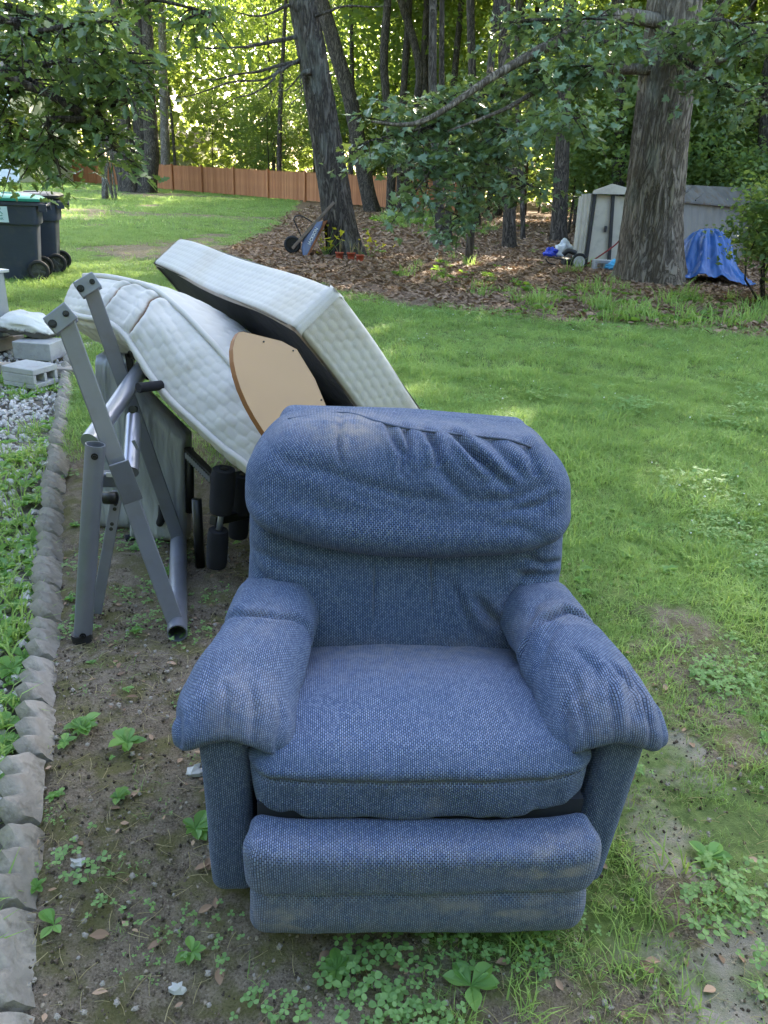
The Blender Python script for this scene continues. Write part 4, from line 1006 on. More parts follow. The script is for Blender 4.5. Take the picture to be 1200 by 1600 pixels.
# ------------------------------------------------------------------ quilted ticking
def quilt(u, v, cw=.046, ch=.030):
    row = np.floor(v/ch); fu = (u/cw+.5*(row % 2)) % 1.0; fv = (v/ch) % 1.0
    return (np.clip(np.sin(math.pi*fu), 0, 1)*np.clip(np.sin(math.pi*fv), 0, 1))**.20
def ticking(name, base=(.485, .465, .44)):
    b = NB(name); co = b.coords(); st = b.attr('stain'); n = b.noise(co, 5, 5); n2 = b.noise(co, 30, 5, .7)
    c = b.mix(b.ramp(n, [(.35, 0.0), (.75, .5)]), base, tuple(x*.82 for x in base))
    c = b.mix(b.ramp(b.noise(co, 2.6, 6, .62), [(.52, 0.0), (.72, .45)]), c, (.36, .30, .215))
    f = b.ramp(b.math('MULTIPLY', st, b.math('ADD', n2, .55)), [(.25, 0.0), (.8, 1.0)])
    c = b.mix(f, c, b.mix(n2, (.10, .045, .025), (.30, .19, .12)))
    b.set(Base_Color=c, Roughness=.8, Specular_IOR_Level=.25, Sheen_Weight=.15); b.bump(b.node('ShaderNodeTexVoronoi', {'Vector': co, 'Scale': 260.0}).outputs[0], .15, .002); return b.m
TICK = ticking('ticking')
def grid_faces(nu, nv, off=0, flip=False):
    i = np.arange((nu-1)*(nv-1)); r, c = i//(nv-1), i % (nv-1); a = off+r*nv+c
    F = np.stack([a, a+1, a+nv+1, a+nv], 1); return F[:, ::-1] if flip else F
def box_spring():
    A = np.array([-.330, 2.527, 1.030]); E_ = np.array([.408, 2.957, -.017]); e1 = (E_-A); e1 /= np.linalg.norm(e1)
    e2 = np.array([-1.291, 4.166, 1.026])-A; e2 /= np.linalg.norm(e2); n = np.array([.668, .393, .632]); n -= e1*(n@e1); n /= np.linalg.norm(n)
    W, L, T = 1.345, 1.9, .2; g = np.array([.4, 3.0, 0]); t = thing('box_spring', 'white quilted box spring with black underside leaning on the heap', 'box spring', g); A = A-g
    # border (white, quilted) : runs round the perimeter near end, long top side, far end, bottom side
    def side(p0, d, Ld, out, name):
        nu, nv = int(Ld/.0055), 40; u = np.linspace(0, Ld, nu); v = np.linspace(0, T, nv); U, Vv = np.meshgrid(u, v, indexing='ij'); U = U.ravel(); Vv = Vv.ravel()
        edge = np.minimum(np.minimum(Vv, T-Vv)/.022, 1); rnd = np.sqrt(np.clip(1-(1-edge)**2, 0, 1))
        corner = np.minimum(np.minimum(U, Ld-U)/.05, 1); rc = np.sqrt(np.clip(1-(1-corner)**2, 0, 1))
        disp = -.020*(1-rnd)-.03*(1-rc)+0.0042*quilt(U+.008*vnoise(np.stack([U*20, Vv*20, U*0], -1), 2), Vv)*edge*corner+.006*vnoise(np.stack([U*3, Vv*3, U*0], -1), 4)
        X = p0+np.outer(U, d)+np.outer(Vv, n)+np.outer(disp, out)
        X += np.outer(.012*np.sin(U/Ld*math.pi*3), n)*(.5)
        stain = np.zeros(len(U))
        if name == 'near': stain = .95*np.exp(-((U-.60)/.11)**2)*np.clip(1.05-Vv/.12, 0, 1)*(.8+.4*vnoise(np.stack([U*30, Vv*30, U*0], -1), 3))+.5*np.exp(-((U-.78)/.2)**2)*(Vv < .15)
        stain = np.maximum(stain, .55*(Vv < .008))
        link('border', mesh_np('border', X, grid_faces(nu, nv), TICK, True, attrs={'stain': stain}), t)
    side(A, e1, W, -e2, 'near'); side(A, e2, L, -e1, 'top'); side(A+e2*L, e1, W, e2, 'far'); side(A+e1*W, e2, L, e1, 'bottom')
    # upper cover and black dust cloth
    for nm, off, mat, s in (('top_cover', T-.004, TICK, 1), ('dust_cloth', .004, None, -1)):
        nu, nv = 90, 70; u = np.linspace(.004, W-.004, nu); v = np.linspace(.004, L-.004, nv); U, Vv = np.meshgrid(u, v, indexing='ij'); U = U.ravel(); Vv = Vv.ravel()
        d = .012*fbm(np.stack([U*3, Vv*2, U*0], -1), 7)-.02*np.sin(U/W*math.pi)*np.sin(Vv/L*math.pi)*(1 if s < 0 else -.5)
        d *= np.clip(np.minimum(np.minimum(U, W-U), np.minimum(Vv, L-Vv))/.05, 0, 1)
        X = A+np.outer(U, e1)+np.outer(Vv, e2)+np.outer(np.full(len(U), off)-d*s*-1 if s > 0 else np.full(len(U), off)-d*-1*0+np.abs(d), n)
        m = mat or plain('dust_cloth', (.024, .022, .026), .75, 0, .4, 6, .4, 30, .01)
        link(nm, mesh_np(nm, X, grid_faces(nu, nv), m, True, attrs={'stain': np.zeros(len(U))}), t)
    # slats of the wooden frame pressing through the cloth edge
    for k in range(3):
        p = A+e1*.05+e2*(.1+k*.9)+n*.03; MB().bar(p, p+e1*(W-.1), .06, .02, e2).build('slat', MT['timber'], t)
box_spring()
def mattress():
    g = np.array([-.55, 2.8, 0]); t = thing('mattress', 'white mattress bent over the exercise bench with two rust brown creases', 'mattress', g)
    prs = [((96, 487), (134, 433), 3.22, 3.38), ((130, 497), (165, 434), 3.08, 3.24), ((165, 504), (205, 442), 2.95, 3.10), ((193, 522), (245, 456), 2.86, 3.0), ((212, 550), (283, 486), 2.79, 2.91),
           ((238, 590), (315, 518), 2.73, 2.83), ((270, 628), (345, 550), 2.67, 2.76), ((310, 664), (375, 585), 2.61, 2.69), ((350, 700), (410, 635), 2.55, 2.63), ((392, 734), (450, 690), 2.49, 2.56), ((440, 800), (505, 760), 2.44, 2.50), ((480, 890), (560, 850), 2.42, 2.47)]
    Lp = np.array([P(*a, y) for a, b, y, y2 in prs])-g; Up = np.array([P(*b, y2) for a, b, y, y2 in prs])-g
    ns, nt_ = 260, 46; Ls = spline(Lp, ns); Us = spline(Up, ns)
    s_len = np.concatenate([[0], np.cumsum(np.linalg.norm(np.diff((Ls+Us)/2, axis=0), axis=1))])
    # creases run from upper piping to lower piping (pixel -> nearest s)
    X = np.zeros((ns, nt_, 3)); stain = np.zeros((ns, nt_)); T = np.linalg.norm(Us-Ls, axis=1)
    v = np.linspace(0, 1, nt_)
    base = Ls[:, None]*(1-v)[None, :, None]+Us[:, None]*v[None, :, None]
    du = np.gradient(base, axis=0); dv = np.gradient(base, axis=1); nr = np.cross(dv, du); nr /= np.linalg.norm(nr, axis=2)[:, :, None]
    cam0 = np.array([0, 0, CAM_H])-g
    if np.mean(np.sum(nr*(cam0-base), 2)) < 0: nr = -nr
    S_, V_ = np.meshgrid(s_len, v, indexing='ij'); TV = V_*T[:, None]
    edge = np.minimum(np.minimum(V_, 1-V_)/.10, 1)
    p3 = np.stack([S_*3, TV*3, S_*0], -1)
    disp = 0.024*np.sin(math.pi*V_)**.8+0.0055*quilt(S_+.02*vnoise(p3*2, 3), TV, .05, .036)*edge+.012*vnoise(p3*1.5, 8)*edge+.006*vnoise(p3*5, 9)*edge
    for (pu, pl_), dep in ((((180, 440), (152, 478)), .030), (((258, 466), (211, 524)), .036)):
        iu = int(np.argmin(np.linalg.norm(Us-(P(*pu, 3.0 if pu[0] < 200 else 2.98)-g), axis=1))); il = int(np.argmin(np.linalg.norm(Ls-(P(*pl_, 2.98 if pl_[0] < 170 else 2.85)-g), axis=1)))
        sc = s_len[il]+(s_len[iu]-s_len[il])*V_; dd = S_-sc-.012*vnoise(np.stack([V_*4, V_*0, V_*0], -1), 5); mk = np.clip((V_-.04)/.1, 0, 1)*np.clip((.99-V_)/.06, 0, 1)
        disp -= .55*dep*np.exp(-(dd/.007)**2)*mk; disp += .012*np.exp(-(np.abs(dd)-.035)**2/.02**2)*mk
        stain = np.maximum(stain, 1.1*np.exp(-(dd/.0055)**2)*mk+.22*np.exp(-(dd/.022)**2)*mk)
    Xb = base+nr*disp[:, :, None]
    pu_ = np.exp(-((V_-.5)/.06)**2)*np.exp(-((S_-s_len[int(ns*.52)])/.03)**2); stain = np.maximum(stain, .35*pu_)
    link('border', mesh_np('border', Xb.reshape(-1, 3), grid_faces(ns, nt_), TICK, True, attrs={'stain': stain.ravel()}), t)
    for nm, cv in (('piping', Ls), ('piping', Us)):
        q = cv+nr[:, 0 if cv is Ls else -1]*.008; v_, f_ = tube_np(q, .012, 8); link(nm, mesh_np(nm, v_, f_, TICK, True, attrs={'stain': np.zeros(len(v_))}), t)
    # faces run inwards from each piping
    inw = np.array([.44, .62, -.42]); inw /= np.linalg.norm(inw); D = .62; nd = 60; dd = np.linspace(0, D, nd)
    for cv, sg, nm in ((Us, 1, 'upper_face'), (Ls, -1, 'lower_face')):
        w_ = np.sin(np.clip(dd/D*1.1, 0, 1)*math.pi)**.6*.055; thick = (Us-Ls)/T[:, None]
        Xf = cv[:, None]+np.outer(dd, inw)[None]+thick[:, None]*(sg*w_)[None, :, None]
        qd = quilt(s_len[:, None]+0*dd[None], dd[None]+0*s_len[:, None], .07, .055)*.012*np.clip(dd/.03, 0, 1)[None]
        Xf = Xf+thick[:, None]*(sg*qd)[:, :, None]; Xf[:, :, 2] = np.maximum(Xf[:, :, 2], .01)
        link(nm, mesh_np(nm, Xf.reshape(-1, 3), grid_faces(ns, nd), TICK, True, attrs={'stain': np.zeros(ns*nd)}), t)
    # closed far ends
    for i in (0, ns-1):
        a = np.stack([Ls[i]+np.outer(dd, inw), Us[i]+np.outer(dd, inw)], 1).reshape(-1, 3); a[:, 2] = np.maximum(a[:, 2], .01)
        link('end_border', mesh_np('end_border', a, grid_faces(nd, 2), TICK, True, attrs={'stain': np.zeros(len(a))}), t)
mattress()
def table_leaf():
    c0 = P(430, 600, 2.42); nrm = np.array([.52, -.74, .42]); nrm /= np.linalg.norm(nrm)
    def on(px, py): d = ray(px, py); o = np.array([0, 0, CAM_H]); return o+d*(((c0-o)@nrm)/(d@nrm))
    out = [(373, 519), (367, 530), (364, 545), (365, 565), (369, 585), (376, 607), (386, 630), (398, 652), (412, 674), (432, 700), (460, 728), (500, 745), (535, 720), (528, 680), (512, 640), (492, 592), (464, 546), (440, 533), (412, 526), (380, 518)]
    Q = np.array([on(*p) for p in out]); g = np.array([Q[:, 0].mean(), Q[:, 1].mean(), 0]); Q = Q-g; n = len(Q); th = .034
    t = thing('table_top', 'rounded beige laminate table leaf with brown edge wedged between mattress and box spring', 'table top', g)
    face = plain('laminate', (.39, .255, .15), .45, 0, .06, 2, .03, 60, .001); band = plain('edge_band', (.27, .11, .035), .55, 0, .1, 5, .05)
    V = np.concatenate([Q, Q-nrm*th]); MB().add(V, [list(range(n)), [n+i for i in range(n)][::-1]]).build('panel', face, t)
    MB().add(np.concatenate([Q+nrm*.0008+(Q-Q.mean(0))*.004, Q-nrm*(th+.0008)+(Q-Q.mean(0))*.004]), [[i, n+i, n+(i+1) % n, (i+1) % n] for i in range(n)]).build('edge_band', band, t)
    for px, py in ((412, 534), (458, 548), (502, 625)):
        p = on(px, py)-g; MB().tube([p-nrm*.002, p+nrm*.002], .003, 10).build('screw', MT['bolt'], t)
table_leaf()
# ------------------------------------------------------------------ the recliner
RO = np.array([.118, 1.10, 0.0]); RZ = math.radians(5)
def LY(px, py, y):            # photo pixel -> point on the recliner's local plane y
    d = ray(px, py); o = np.array([0, 0, CAM_H])-RO; c, s = math.cos(RZ), math.sin(RZ)
    ol = np.array([o[0]*c+o[1]*s, -o[0]*s+o[1]*c, o[2]]); dl = np.array([d[0]*c+d[1]*s, -d[0]*s+d[1]*c, d[2]])
    return ol+dl*((y-ol[1])/dl[1])
def rbox(n, h, r):
    """rounded box as a welded lattice: verts, quads, per loop uv in metres"""
    n = np.array(n); h = np.array(h, float); quads = []; uvs = []; keys = []
    off = 0
    for ax in range(3):
        a, b = [(1, 2), (0, 2), (0, 1)][ax]
        for side in (0, 1):
            i, j = np.meshgrid(np.arange(n[a]+1), np.arange(n[b]+1), indexing='ij'); K = np.zeros((i.size, 3), int); K[:, a] = i.ravel(); K[:, b] = j.ravel(); K[:, ax] = side*n[ax]
            F = grid_faces(n[a]+1, n[b]+1, off); keys.append(K); off += len(K)
            if (side == 1) == (ax != 1): F = F[:, ::-1]
            quads.append(F)
    K = np.concatenate(keys); F = np.concatenate(quads)
    P0 = (K/n*2-1)*h
    uv = np.zeros((len(K), 2)); s = 0
    for q, (ax, side) in zip(keys, [(a, b) for a in range(3) for b in (0, 1)]):
        p = (q/n*2-1)*h; sl = slice(s, s+len(q)); s += len(q)
        if ax == 1: uv[sl] = p[:, [0, 2]]
        elif ax == 2: uv[sl] = np.stack([p[:, 0], (h[2]+h[1]+p[:, 1])*(1 if side else -1)], -1)
        else: uv[sl] = np.stack([p[:, 1]+h[1]+h[0], p[:, 2]], -1)
    loop_uv = uv[F.ravel()]
    U, inv = np.unique(K, axis=0, return_inverse=True); inv = inv.ravel(); F = inv[F]
    Pn = (U/n*2-1)*h; r = min(r, h.min()*.999); c = np.clip(Pn, -(h-r), h-r); d = Pn-c; l = np.linalg.norm(d, axis=1); m = l > 1e-9
    Pn[m] = c[m]+d[m]/l[m][:, None]*r
    return Pn, F, loop_uv
def seg_dist(Q, line):
    """distance from 2-d points to a polyline and the position along it (0..1)"""
    best = np.full(len(Q), 1e9); at = np.zeros(len(Q)); line = np.asarray(line, float); m = len(line)-1
    for i in range(m):
        a, b = line[i], line[i+1]; d = b-a; t = np.clip(((Q-a)@d)/(d@d+1e-12), 0, 1); dist = np.linalg.norm(Q-a-np.outer(t, d), axis=1)
        u = dist < best; best[u] = dist[u]; at[u] = (i+t[u])/m
    return best, at
def creases(Q, lines):
    tot = np.zeros(len(Q))
    for ln, wd, dep in lines:
        d, at = seg_dist(Q, ln); fade = np.sin(np.clip(at*.94+.06, 0, 1)*math.pi)**.55
        tot += (-dep*np.exp(-(d/wd)**2)+dep*.45*np.exp(-((d-2.4*wd)/(1.5*wd))**2))*fade
    return tot
def normals(V, F):
    a = np.cross(V[F[:, 2]]-V[F[:, 0]], V[F[:, 3]]-V[F[:, 1]]); N = np.zeros_like(V)
    for k in range(4): np.add.at(N, F[:, k], a)
    return N/(np.linalg.norm(N, axis=1)[:, None]+1e-12)
def fabric():
    b = NB('blue_weave'); uv = b.node('ShaderNodeUVMap', uv_map='UVMap').outputs[0]
    sx = b.node('ShaderNodeSeparateXYZ', {0: uv}); cv = b.node('ShaderNodeCombineXYZ', {0: sx.outputs[1], 1: sx.outputs[0], 2: 0.0}).outputs[0]
    wob = b.node('ShaderNodeVectorMath', {0: cv, 1: b.node('ShaderNodeVectorMath', {0: b.node('ShaderNodeTexNoise', {'Vector': uv, 'Scale': 60.0}).outputs['Color'], 1: (.0022, .0022, 0)}, operation='MULTIPLY').outputs[0]}, operation='ADD').outputs[0]
    br = b.node('ShaderNodeTexBrick', {'Vector': wob, 'Color1': (.085, .13, .245, 1), 'Color2': (.20, .258, .395, 1), 'Mortar': (.010, .017, .042, 1), 'Scale': 1.0, 'Mortar Size': .0012, 'Mortar Smooth': .7, 'Bias': -.1, 'Brick Width': .0070, 'Row Height': .0042})
    br.offset = .5
    n = b.noise(uv, 7, 5); fl = b.ramp(b.noise(uv, 420, 2, .6), [(.66, 0.0), (.72, .55)])
    c = b.mix(b.ramp(n, [(.3, 0.0), (.72, .35)]), br.outputs[0], (.06, .09, .165), 'MIX')
    c = b.mix(fl, c, (.30, .17, .16))
    dust = b.attr('dust'); nd = b.noise(uv, 26, 6, .7)
    c = b.mix(b.math('MULTIPLY', dust, b.ramp(nd, [(.34, .15), (.62, 1.0)])), c, b.mix(b.math('MULTIPLY', br.outputs['Fac'], .5), (.27, .245, .235), (.13, .125, .135)))
    b.set(Base_Color=c, Roughness=.95, Specular_IOR_Level=.12, Sheen_Weight=.08, Sheen_Roughness=.5)
    h = b.math('SUBTRACT', 1.0, br.outputs['Fac']); b.bump(b.math('ADD', h, b.math('MULTIPLY', b.noise(uv, 300, 3), .4)), .55, .003)
    return b.m
def recliner():
    t = thing('recliner', 'faded blue woven recliner armchair standing outdoors on worn grass', 'armchair', RO, RZ)
    FB = fabric(); dark = plain('recliner_lining', (.012, .014, .022), .95, bump=0)
    def part(name, V, F, uv, dust=None, parent=t, uvo=0.0):
        return link(name, mesh_np(name, V, F, FB, True, uv=uv+uvo, attrs={'dust': np.zeros(len(V)) if dust is None else np.clip(dust, 0, 1)}), parent)
    def seam(pts, name='seam', r=.0042, parent=t):
        v, f = tube_np(spline(pts, 60), r, 7); u = np.random.default_rng(1).uniform(0, .1, (sum(len(q) for q in f), 2))
        return link(name, mesh_np(name, v, f, FB, True, uv=u, attrs={'dust': np.full(len(v), .25)}), parent)
    # ---- seat cushion
    V, F, uv = rbox((180, 110, 60), (.352, .265, .088), .055); x, y, z = V.T.copy(); fr = sstep(-.10, -.265, y); top = sstep(-.02, .08, z)
    X = x.copy(); Y = y+.345; Z = z+.372
    Z += top*(.028*(1-(x/.352)**2)*(1-((y-.05)/.33)**2))-.058*sstep(-.12, .26, y)
    Z -= .010*fr*(1-top)*(x/.352)**2*-1
    X *= 1-.05*sstep(.05, .26, y)
    Y -= .022*fr*(1-(x/.36)**2); Y += .016*np.abs(x/.35)**6*fr
    V = np.stack([X, Y, Z], -1); N = normals(V, F); Q = np.stack([x, z], -1); front = sstep(-.16, -.24, y)
    seamz = .036-.010*(x/.35)**2*1.2
    dsp = -.010*np.exp(-((z-seamz)/.006)**2)*front+.006*np.exp(-((z-seamz-.02)/.014)**2)*front
    dsp += .007*front*vnoise(np.stack([x*34, z*7, x*0], -1), 2)*sstep(.04, -.04, z)+.004*vnoise(np.stack([x*9, y*9, z*9], -1), 6)+.0022*vnoise(np.stack([x*25, y*25, z*25], -1), 7)
    dsp += creases(np.stack([x, y], -1), [([(-.30, -.05), (-.25, .1)], .012, .004), ([(.22, .02), (.30, .12)], .012, .004), ([(-.1, .2), (.1, .19)], .02, .004)])*top
    V = V+N*dsp[:, None]
    dust = top*(.05+.55*sstep(-.12, .22, y+.05*vnoise(np.stack([x*6, y*6, x*0], -1), 3)))*sstep(.36, .15, np.abs(x))+.22*np.exp(-((z-seamz)/.012)**2)*front
    dust += .5*np.exp(-(((x-.02)/.02)**2+((z+.02)/.04)**2))*front*.5
    so = part('seat_cushion', V, F, uv, dust)
    def surf(V, A, pts):       # points on the displaced surface nearest to given parameter positions
        return [V[int(np.argmin(np.sum((A-np.array(p))**2, 1)))] for p in pts]
    seam(surf(V, np.stack([x, np.where(y < -.15, z, 9)], -1), [(a, .036-.012*(a/.35)**2) for a in np.linspace(-.33, .33, 30)]), parent=so, r=.0035)
    # ---- lower back cushion
    V, F, uv = rbox((190, 30, 120), (.398, .085, .205), .06); x, y, z = V.T.copy(); f = sstep(.02, -.06, y)
    X = x*(1-.02*sstep(-.02, -.2, z)); Z = z+.575; Y = y+.642+.26*(z)
    V = np.stack([X, Y, Z], -1); N = normals(V, F)
    bulge = .030*(1-(x/.40)**2)*(1-((z+.02)/.24)**2)*f
    qp = lambda *a: [tuple(LY(px, py, .60)[[0, 2]]) for px, py in a]
    cr = [(qp((742, 930), (765, 960), (790, 985)), .012, .010), (qp((700, 900), (720, 940), (735, 990)), .010, .006), (qp((585, 880), (584, 930), (582, 965)), .006, .004), (qp((673, 870), (673, 900), (675, 960)), .006, .004),
          (qp((800, 890), (830, 900), (870, 895)), .010, .006), (qp((860, 880), (810, 905), (790, 960)), .012, .006), (qp((400, 880), (430, 930), (470, 970)), .014, .007), (qp((395, 860), (450, 880), (520, 890)), .014, .006), (qp((820, 868), (850, 880), (875, 876)), .008, .006)]
    dsp = bulge+1.6*creases(LYmap(V), cr)*f+.006*vnoise(np.stack([x*5, y*5, z*5], -1), 4)+.0028*vnoise(np.stack([x*16, y*16, z*16], -1), 5)
    V = V+N*dsp[:, None]
    dust = .42*sstep(-.10, -.19, z+.02*vnoise(np.stack([x*12, z*12, x*0], -1), 2))*f+.35*np.exp(-(((X-.22)/.05)**2+((Z-.50)/.05)**2))*f
    bo = part('back_cushion', V, F, uv, dust, uvo=.31); A = LYmap(V); A[y > 0] += 9
    for ln in (((584, 866), (584, 900), (582, 940), (582, 985)), ((673, 872), (673, 920), (676, 960), (680, 1000))): seam(surf(V, A, qp(*ln)), parent=bo, r=.0016)
    # ---- head pillow
    V, F, uv = rbox((230, 60, 120), (.392, .115, .124), .064); x, y, z = V.T.copy(); f = sstep(.06, -.06, y)
    zt = np.clip((z+.124)/.248, 0, 1)
    X = x*(1-.115*sstep(.5, 1.0, zt)-.02*sstep(.25, 0, zt)); xc = (x-.06)/.40
    Z = z+.820+.045*(1-zt)*(xc**2)-.012*(1-zt)+zt*(.016-.06*np.clip(x+.15, 0, 1)-.12*np.clip(-.24-x, 0, 1))
    Y = y+.665+.30*(z)*1.0+.02*zt
    V = np.stack([X, Y, Z], -1); N = normals(V, F); qh = lambda *a: [tuple(LY(px, py, .60)[[0, 2]]) for px, py in a]; Q = np.stack([X, Z+(Y-.60)*.0], -1)
    # project the surface point along the view to the reference plane so folds land where they are seen
    cr = [(qh((606, 668), (616, 690), (628, 712), (625, 745)), .007, .010), (qh((630, 668), (638, 700), (637, 740)), .006, .010), (qh((664, 672), (680, 700), (684, 728)), .008, .016), (qh((684, 728), (705, 755), (730, 780)), .014, .009),
          (qh((708, 678), (735, 708), (772, 742)), .008, .019), (qh((772, 742), (800, 765)), .012, .008), (qh((765, 690), (790, 720), (820, 750)), .010, .008), (qh((815, 688), (830, 715), (835, 745)), .010, .008),
          (qh((500, 735), (560, 755), (640, 778), (720, 785)), .016, .005), (qh((720, 785), (800, 780), (862, 755)), .014, .005), (qh((520, 760), (600, 788), (660, 800)), .014, .003), (qh((395, 780), (440, 815), (520, 832)), .014, .004),
          (qh((420, 700), (450, 725), (520, 740)), .016, .003), (qh((535, 642), (528, 690), (532, 730)), .006, .004), (qh((780, 800), (840, 790), (872, 770)), .012, .006), (qh((850, 835), (800, 820), (760, 825)), .012, .004)]
    par = LYmap(V)
    dsp = 1.2*creases(par, cr)*f+.005*vnoise(np.stack([x*4, y*4, z*4], -1), 14)+.0025*vnoise(np.stack([x*15, y*15, z*15], -1), 15)
    dsp += .019*np.sin(math.pi*np.clip(zt*.95, 0, 1))*f*(1-(x/.41)**4)+.030*sstep(.35, .05, zt)*f*(1-(x/.41)**4)
    dsp += .0015*f*sstep(.6, .95, zt)*np.sin(x*62+3*vnoise(np.stack([x*7, z*7, x*0], -1), 3))*sstep(-.2, .1, x)
    V = V+N*dsp[:, None]
    dust = .75*np.exp(-(((par[:, 0]+.155)/.085)**2+((par[:, 1]-.955)/.05)**2))+.25*sstep(.8, 1, zt)
    ho = part('head_pillow', V, F, uv, dust*sstep(.12, 0, y), uvo=.73); A = LYmap(V); A[(y > .07)] += 9
    seam(surf(V, A, qh((450, 655), (535, 645), (590, 658), (640, 670), (720, 679), (790, 687), (830, 698))), parent=ho, r=.0035)
    seam(surf(V, A, qh((533, 650), (530, 680), (531, 710), (535, 740))), parent=ho, r=.0016)
    # ---- back shell and its upper roll
    V, F, uv = rbox((70, 14, 70), (.375, .055, .43), .04); x, y, z = V.T.copy(); V = np.stack([x*(1-.12*sstep(.2, .43, z)), y+.75+.20*z, z+.512+.0*x], -1); V[:, 2] -= .05*np.clip(x-.0, 0, 1)*sstep(.3, .43, z)
    part('back_shell', V, F, uv, .1+0*x)
    top_pts = [LY(px, py, .70) for px, py in ((428, 652), (535, 640), (590, 655), (640, 667), (720, 675), (790, 682), (838, 694))]
    # ---- arms
    for s in (-1, 1):
        V, F, uv = rbox((12, 60, 56), (.050, .26, .222), .03); x, y, z = V.T.copy(); k = (z+.222)/.444
        V = np.stack([x+s*(.395+(.012 if s < 0 else .03)*k), y+.395-.01*k, z+.244], -1)+.003*np.stack([vnoise(np.stack([x*8, y*8, z*8], -1), 3+s)]*3, -1)
        part('arm_panel', V, F, uv, .06+.25*sstep(.1, 0, k), uvo=.2*s)
        V, F, uv = rbox((90, 190, 50), (.125, .29, .066), .064); x, y, z = V.T.copy(); tt = (y+.29)/.58      # 0 front .. 1 back
        hw = np.interp(tt, [0, .12, .45, .55, .8, 1], [1.0, 1.03, .93, .86, .86, .76]); xo = x/.125     # -1..1 ; outer side = s
        X = x*hw+s*np.interp(tt, [0, .3, .6, 1], [.388, .372, .338, .318]); Y = y+.405-.025*(1-tt)
        Z = z*np.interp(tt, [0, .1, .3, .46, .52, .6, .8, 1], [.62, .80, .95, .92, .78, .95, 1.0, .8])+np.interp(tt, [0, .12, .3, .5, .7, 1], [.497, .512, .522, .528, .534, .505])
        Z -= .040*xo**2*(1-.35*tt)+.012*np.clip(xo*s, 0, 1)*sstep(.4, 0, tt)
        Z -= .028*np.clip(-xo*s, 0, 1)*sstep(.5, .05, tt)
        V = np.stack([X, Y, Z], -1); N = normals(V, F); up = sstep(-.03, .03, z); Q = np.stack([xo*s, tt], -1)
        cl = [([(-1.0, .56), (-.3, .50), (.4, .53), (1.05, .60)] if s < 0 else [(-1.05, .44), (-.5, .50), (.2, .56), (1.05, .52)], .022, .019)]
        rg = np.random.default_rng(40+s)
        for x0 in ((-.75, -.38, .05, .42, .8) if s < 0 else (-.8, -.5, -.1, .15, .5, .82)):
            d0 = rg.uniform(-.18, .18); cl.append(([(x0, -.01), (x0+d0*.4, .07+.04*rg.uniform()), (x0+d0+.1, .13+.14*rg.uniform())], rg.uniform(.014, .024), rg.uniform(.006, .013)))
        if s > 0: cl += [([(-.9, .30), (-.5, .42), (-.2, .47)], .03, .009), ([(-.8, .50), (-.4, .60), (0, .64)], .03, .008), ([(-.2, .12), (-.1, .2), (-.3, .32)], .025, .008), ([(.3, .04), (.35, .14), (.2, .24)], .022, .012)]
        Qs = Q*np.array([.125, .60])/.125*.35; cl = [([np.array(p)*np.array([.125, .60])/.125*.35 for p in l], w_, d) for l, w_, d in cl]
        dsp = creases(Qs, cl)*sstep(-.05, .02, z)*(.8 if s > 0 else .6)+.009*vnoise(np.stack([x*7, y*7, z*7], -1), 21+s)+.003*vnoise(np.stack([x*24, y*24, z*24], -1), 22+s)
        V = V+N*dsp[:, None]
        dust = (.04+.30*up*sstep(-.5, .6, vnoise(np.stack([x*11, y*8, z*9], -1), 60+s)))*sstep(1.1, .3, np.abs(xo))+.25*np.exp(-((tt-.55)/.08)**2)*up*(s > 0)
        part('arm_pad', V, F, uv, dust, uvo=.4*s)
    # ---- footrest: two padded rolls on a board
    for nm, hz, zc, yc, dz, fl in (('footrest_roll', .060, .247, .036, .010, 0), ('footrest_roll', .076, .124, .044, .0, 1)):
        V, F, uv = rbox((120, 18, 40), (.345, .048, hz), .028); x, y, z = V.T.copy(); f = sstep(.02, -.04, y)
        X = x*(1-.012*fl+(.010 if not fl else -.010)*(z/hz)); Z = z+zc+.014*np.abs(x/.35)**6*sstep(0, hz, z)*(1-fl)-.004*np.sin(x*5); Y = y+yc+.012*np.abs(x/.35)**8+(z < 0)*.02*fl*(z/hz)**2
        V = np.stack([X, Y, Z], -1); N = normals(V, F); dsp = .013*f*(1-(z/hz)**4)+.004*vnoise(np.stack([x*6, y*6, z*6], -1), 30+fl)+.0016*vnoise(np.stack([x*22, y*22, z*22], -1), 31)
        dsp += creases(np.stack([x, z], -1), [([(.03, -.06), (.032, .02), (.03, .07)], .004, .003)])*f
        V = V+N*dsp[:, None]; m = vnoise(np.stack([x*9+z*14, z*42-x*9, x*0], -1), 12)
        if not fl: dust = .75*np.exp(-(((x-.245)/.10)**2+((z+.0+.25*(x-.22)*-1)/.05)**2))*sstep(.05, .4, m)+.15
        else: dust = .65*np.exp(-(((x-.16)/.14)**2+((z-.03)/.035)**2))*sstep(-.1, .4, m)+.75*np.exp(-(((x+.27)/.05)**2+((z-.0)/.04)**2))*sstep(-.2, .3, m)+.2
        part(nm, V, F, uv, dust*f+.05, uvo=.15+.4*fl)
    MB().box((0, .10, .20), (.335, .016, .14)).build('footrest_board', dark, t)
    # ---- base, mechanism and rockers
    MB().box((0, .36, .155), (.335, .20, .10)).build('base_frame', dark, t)
    MB().box((.0, .14, .275), (.30, .02, .012)).build('front_rail', dark, t)
    for s in (-1, 1): MB().box((s*.26, .36, .03), (.03, .24, .03)).build('rocker_rail', MT['timber'], t, bevel=.006)
    MB().box((.25, .10, .287), (.012, .006, .008)).build('wood_scrap', MT['timber'], t)
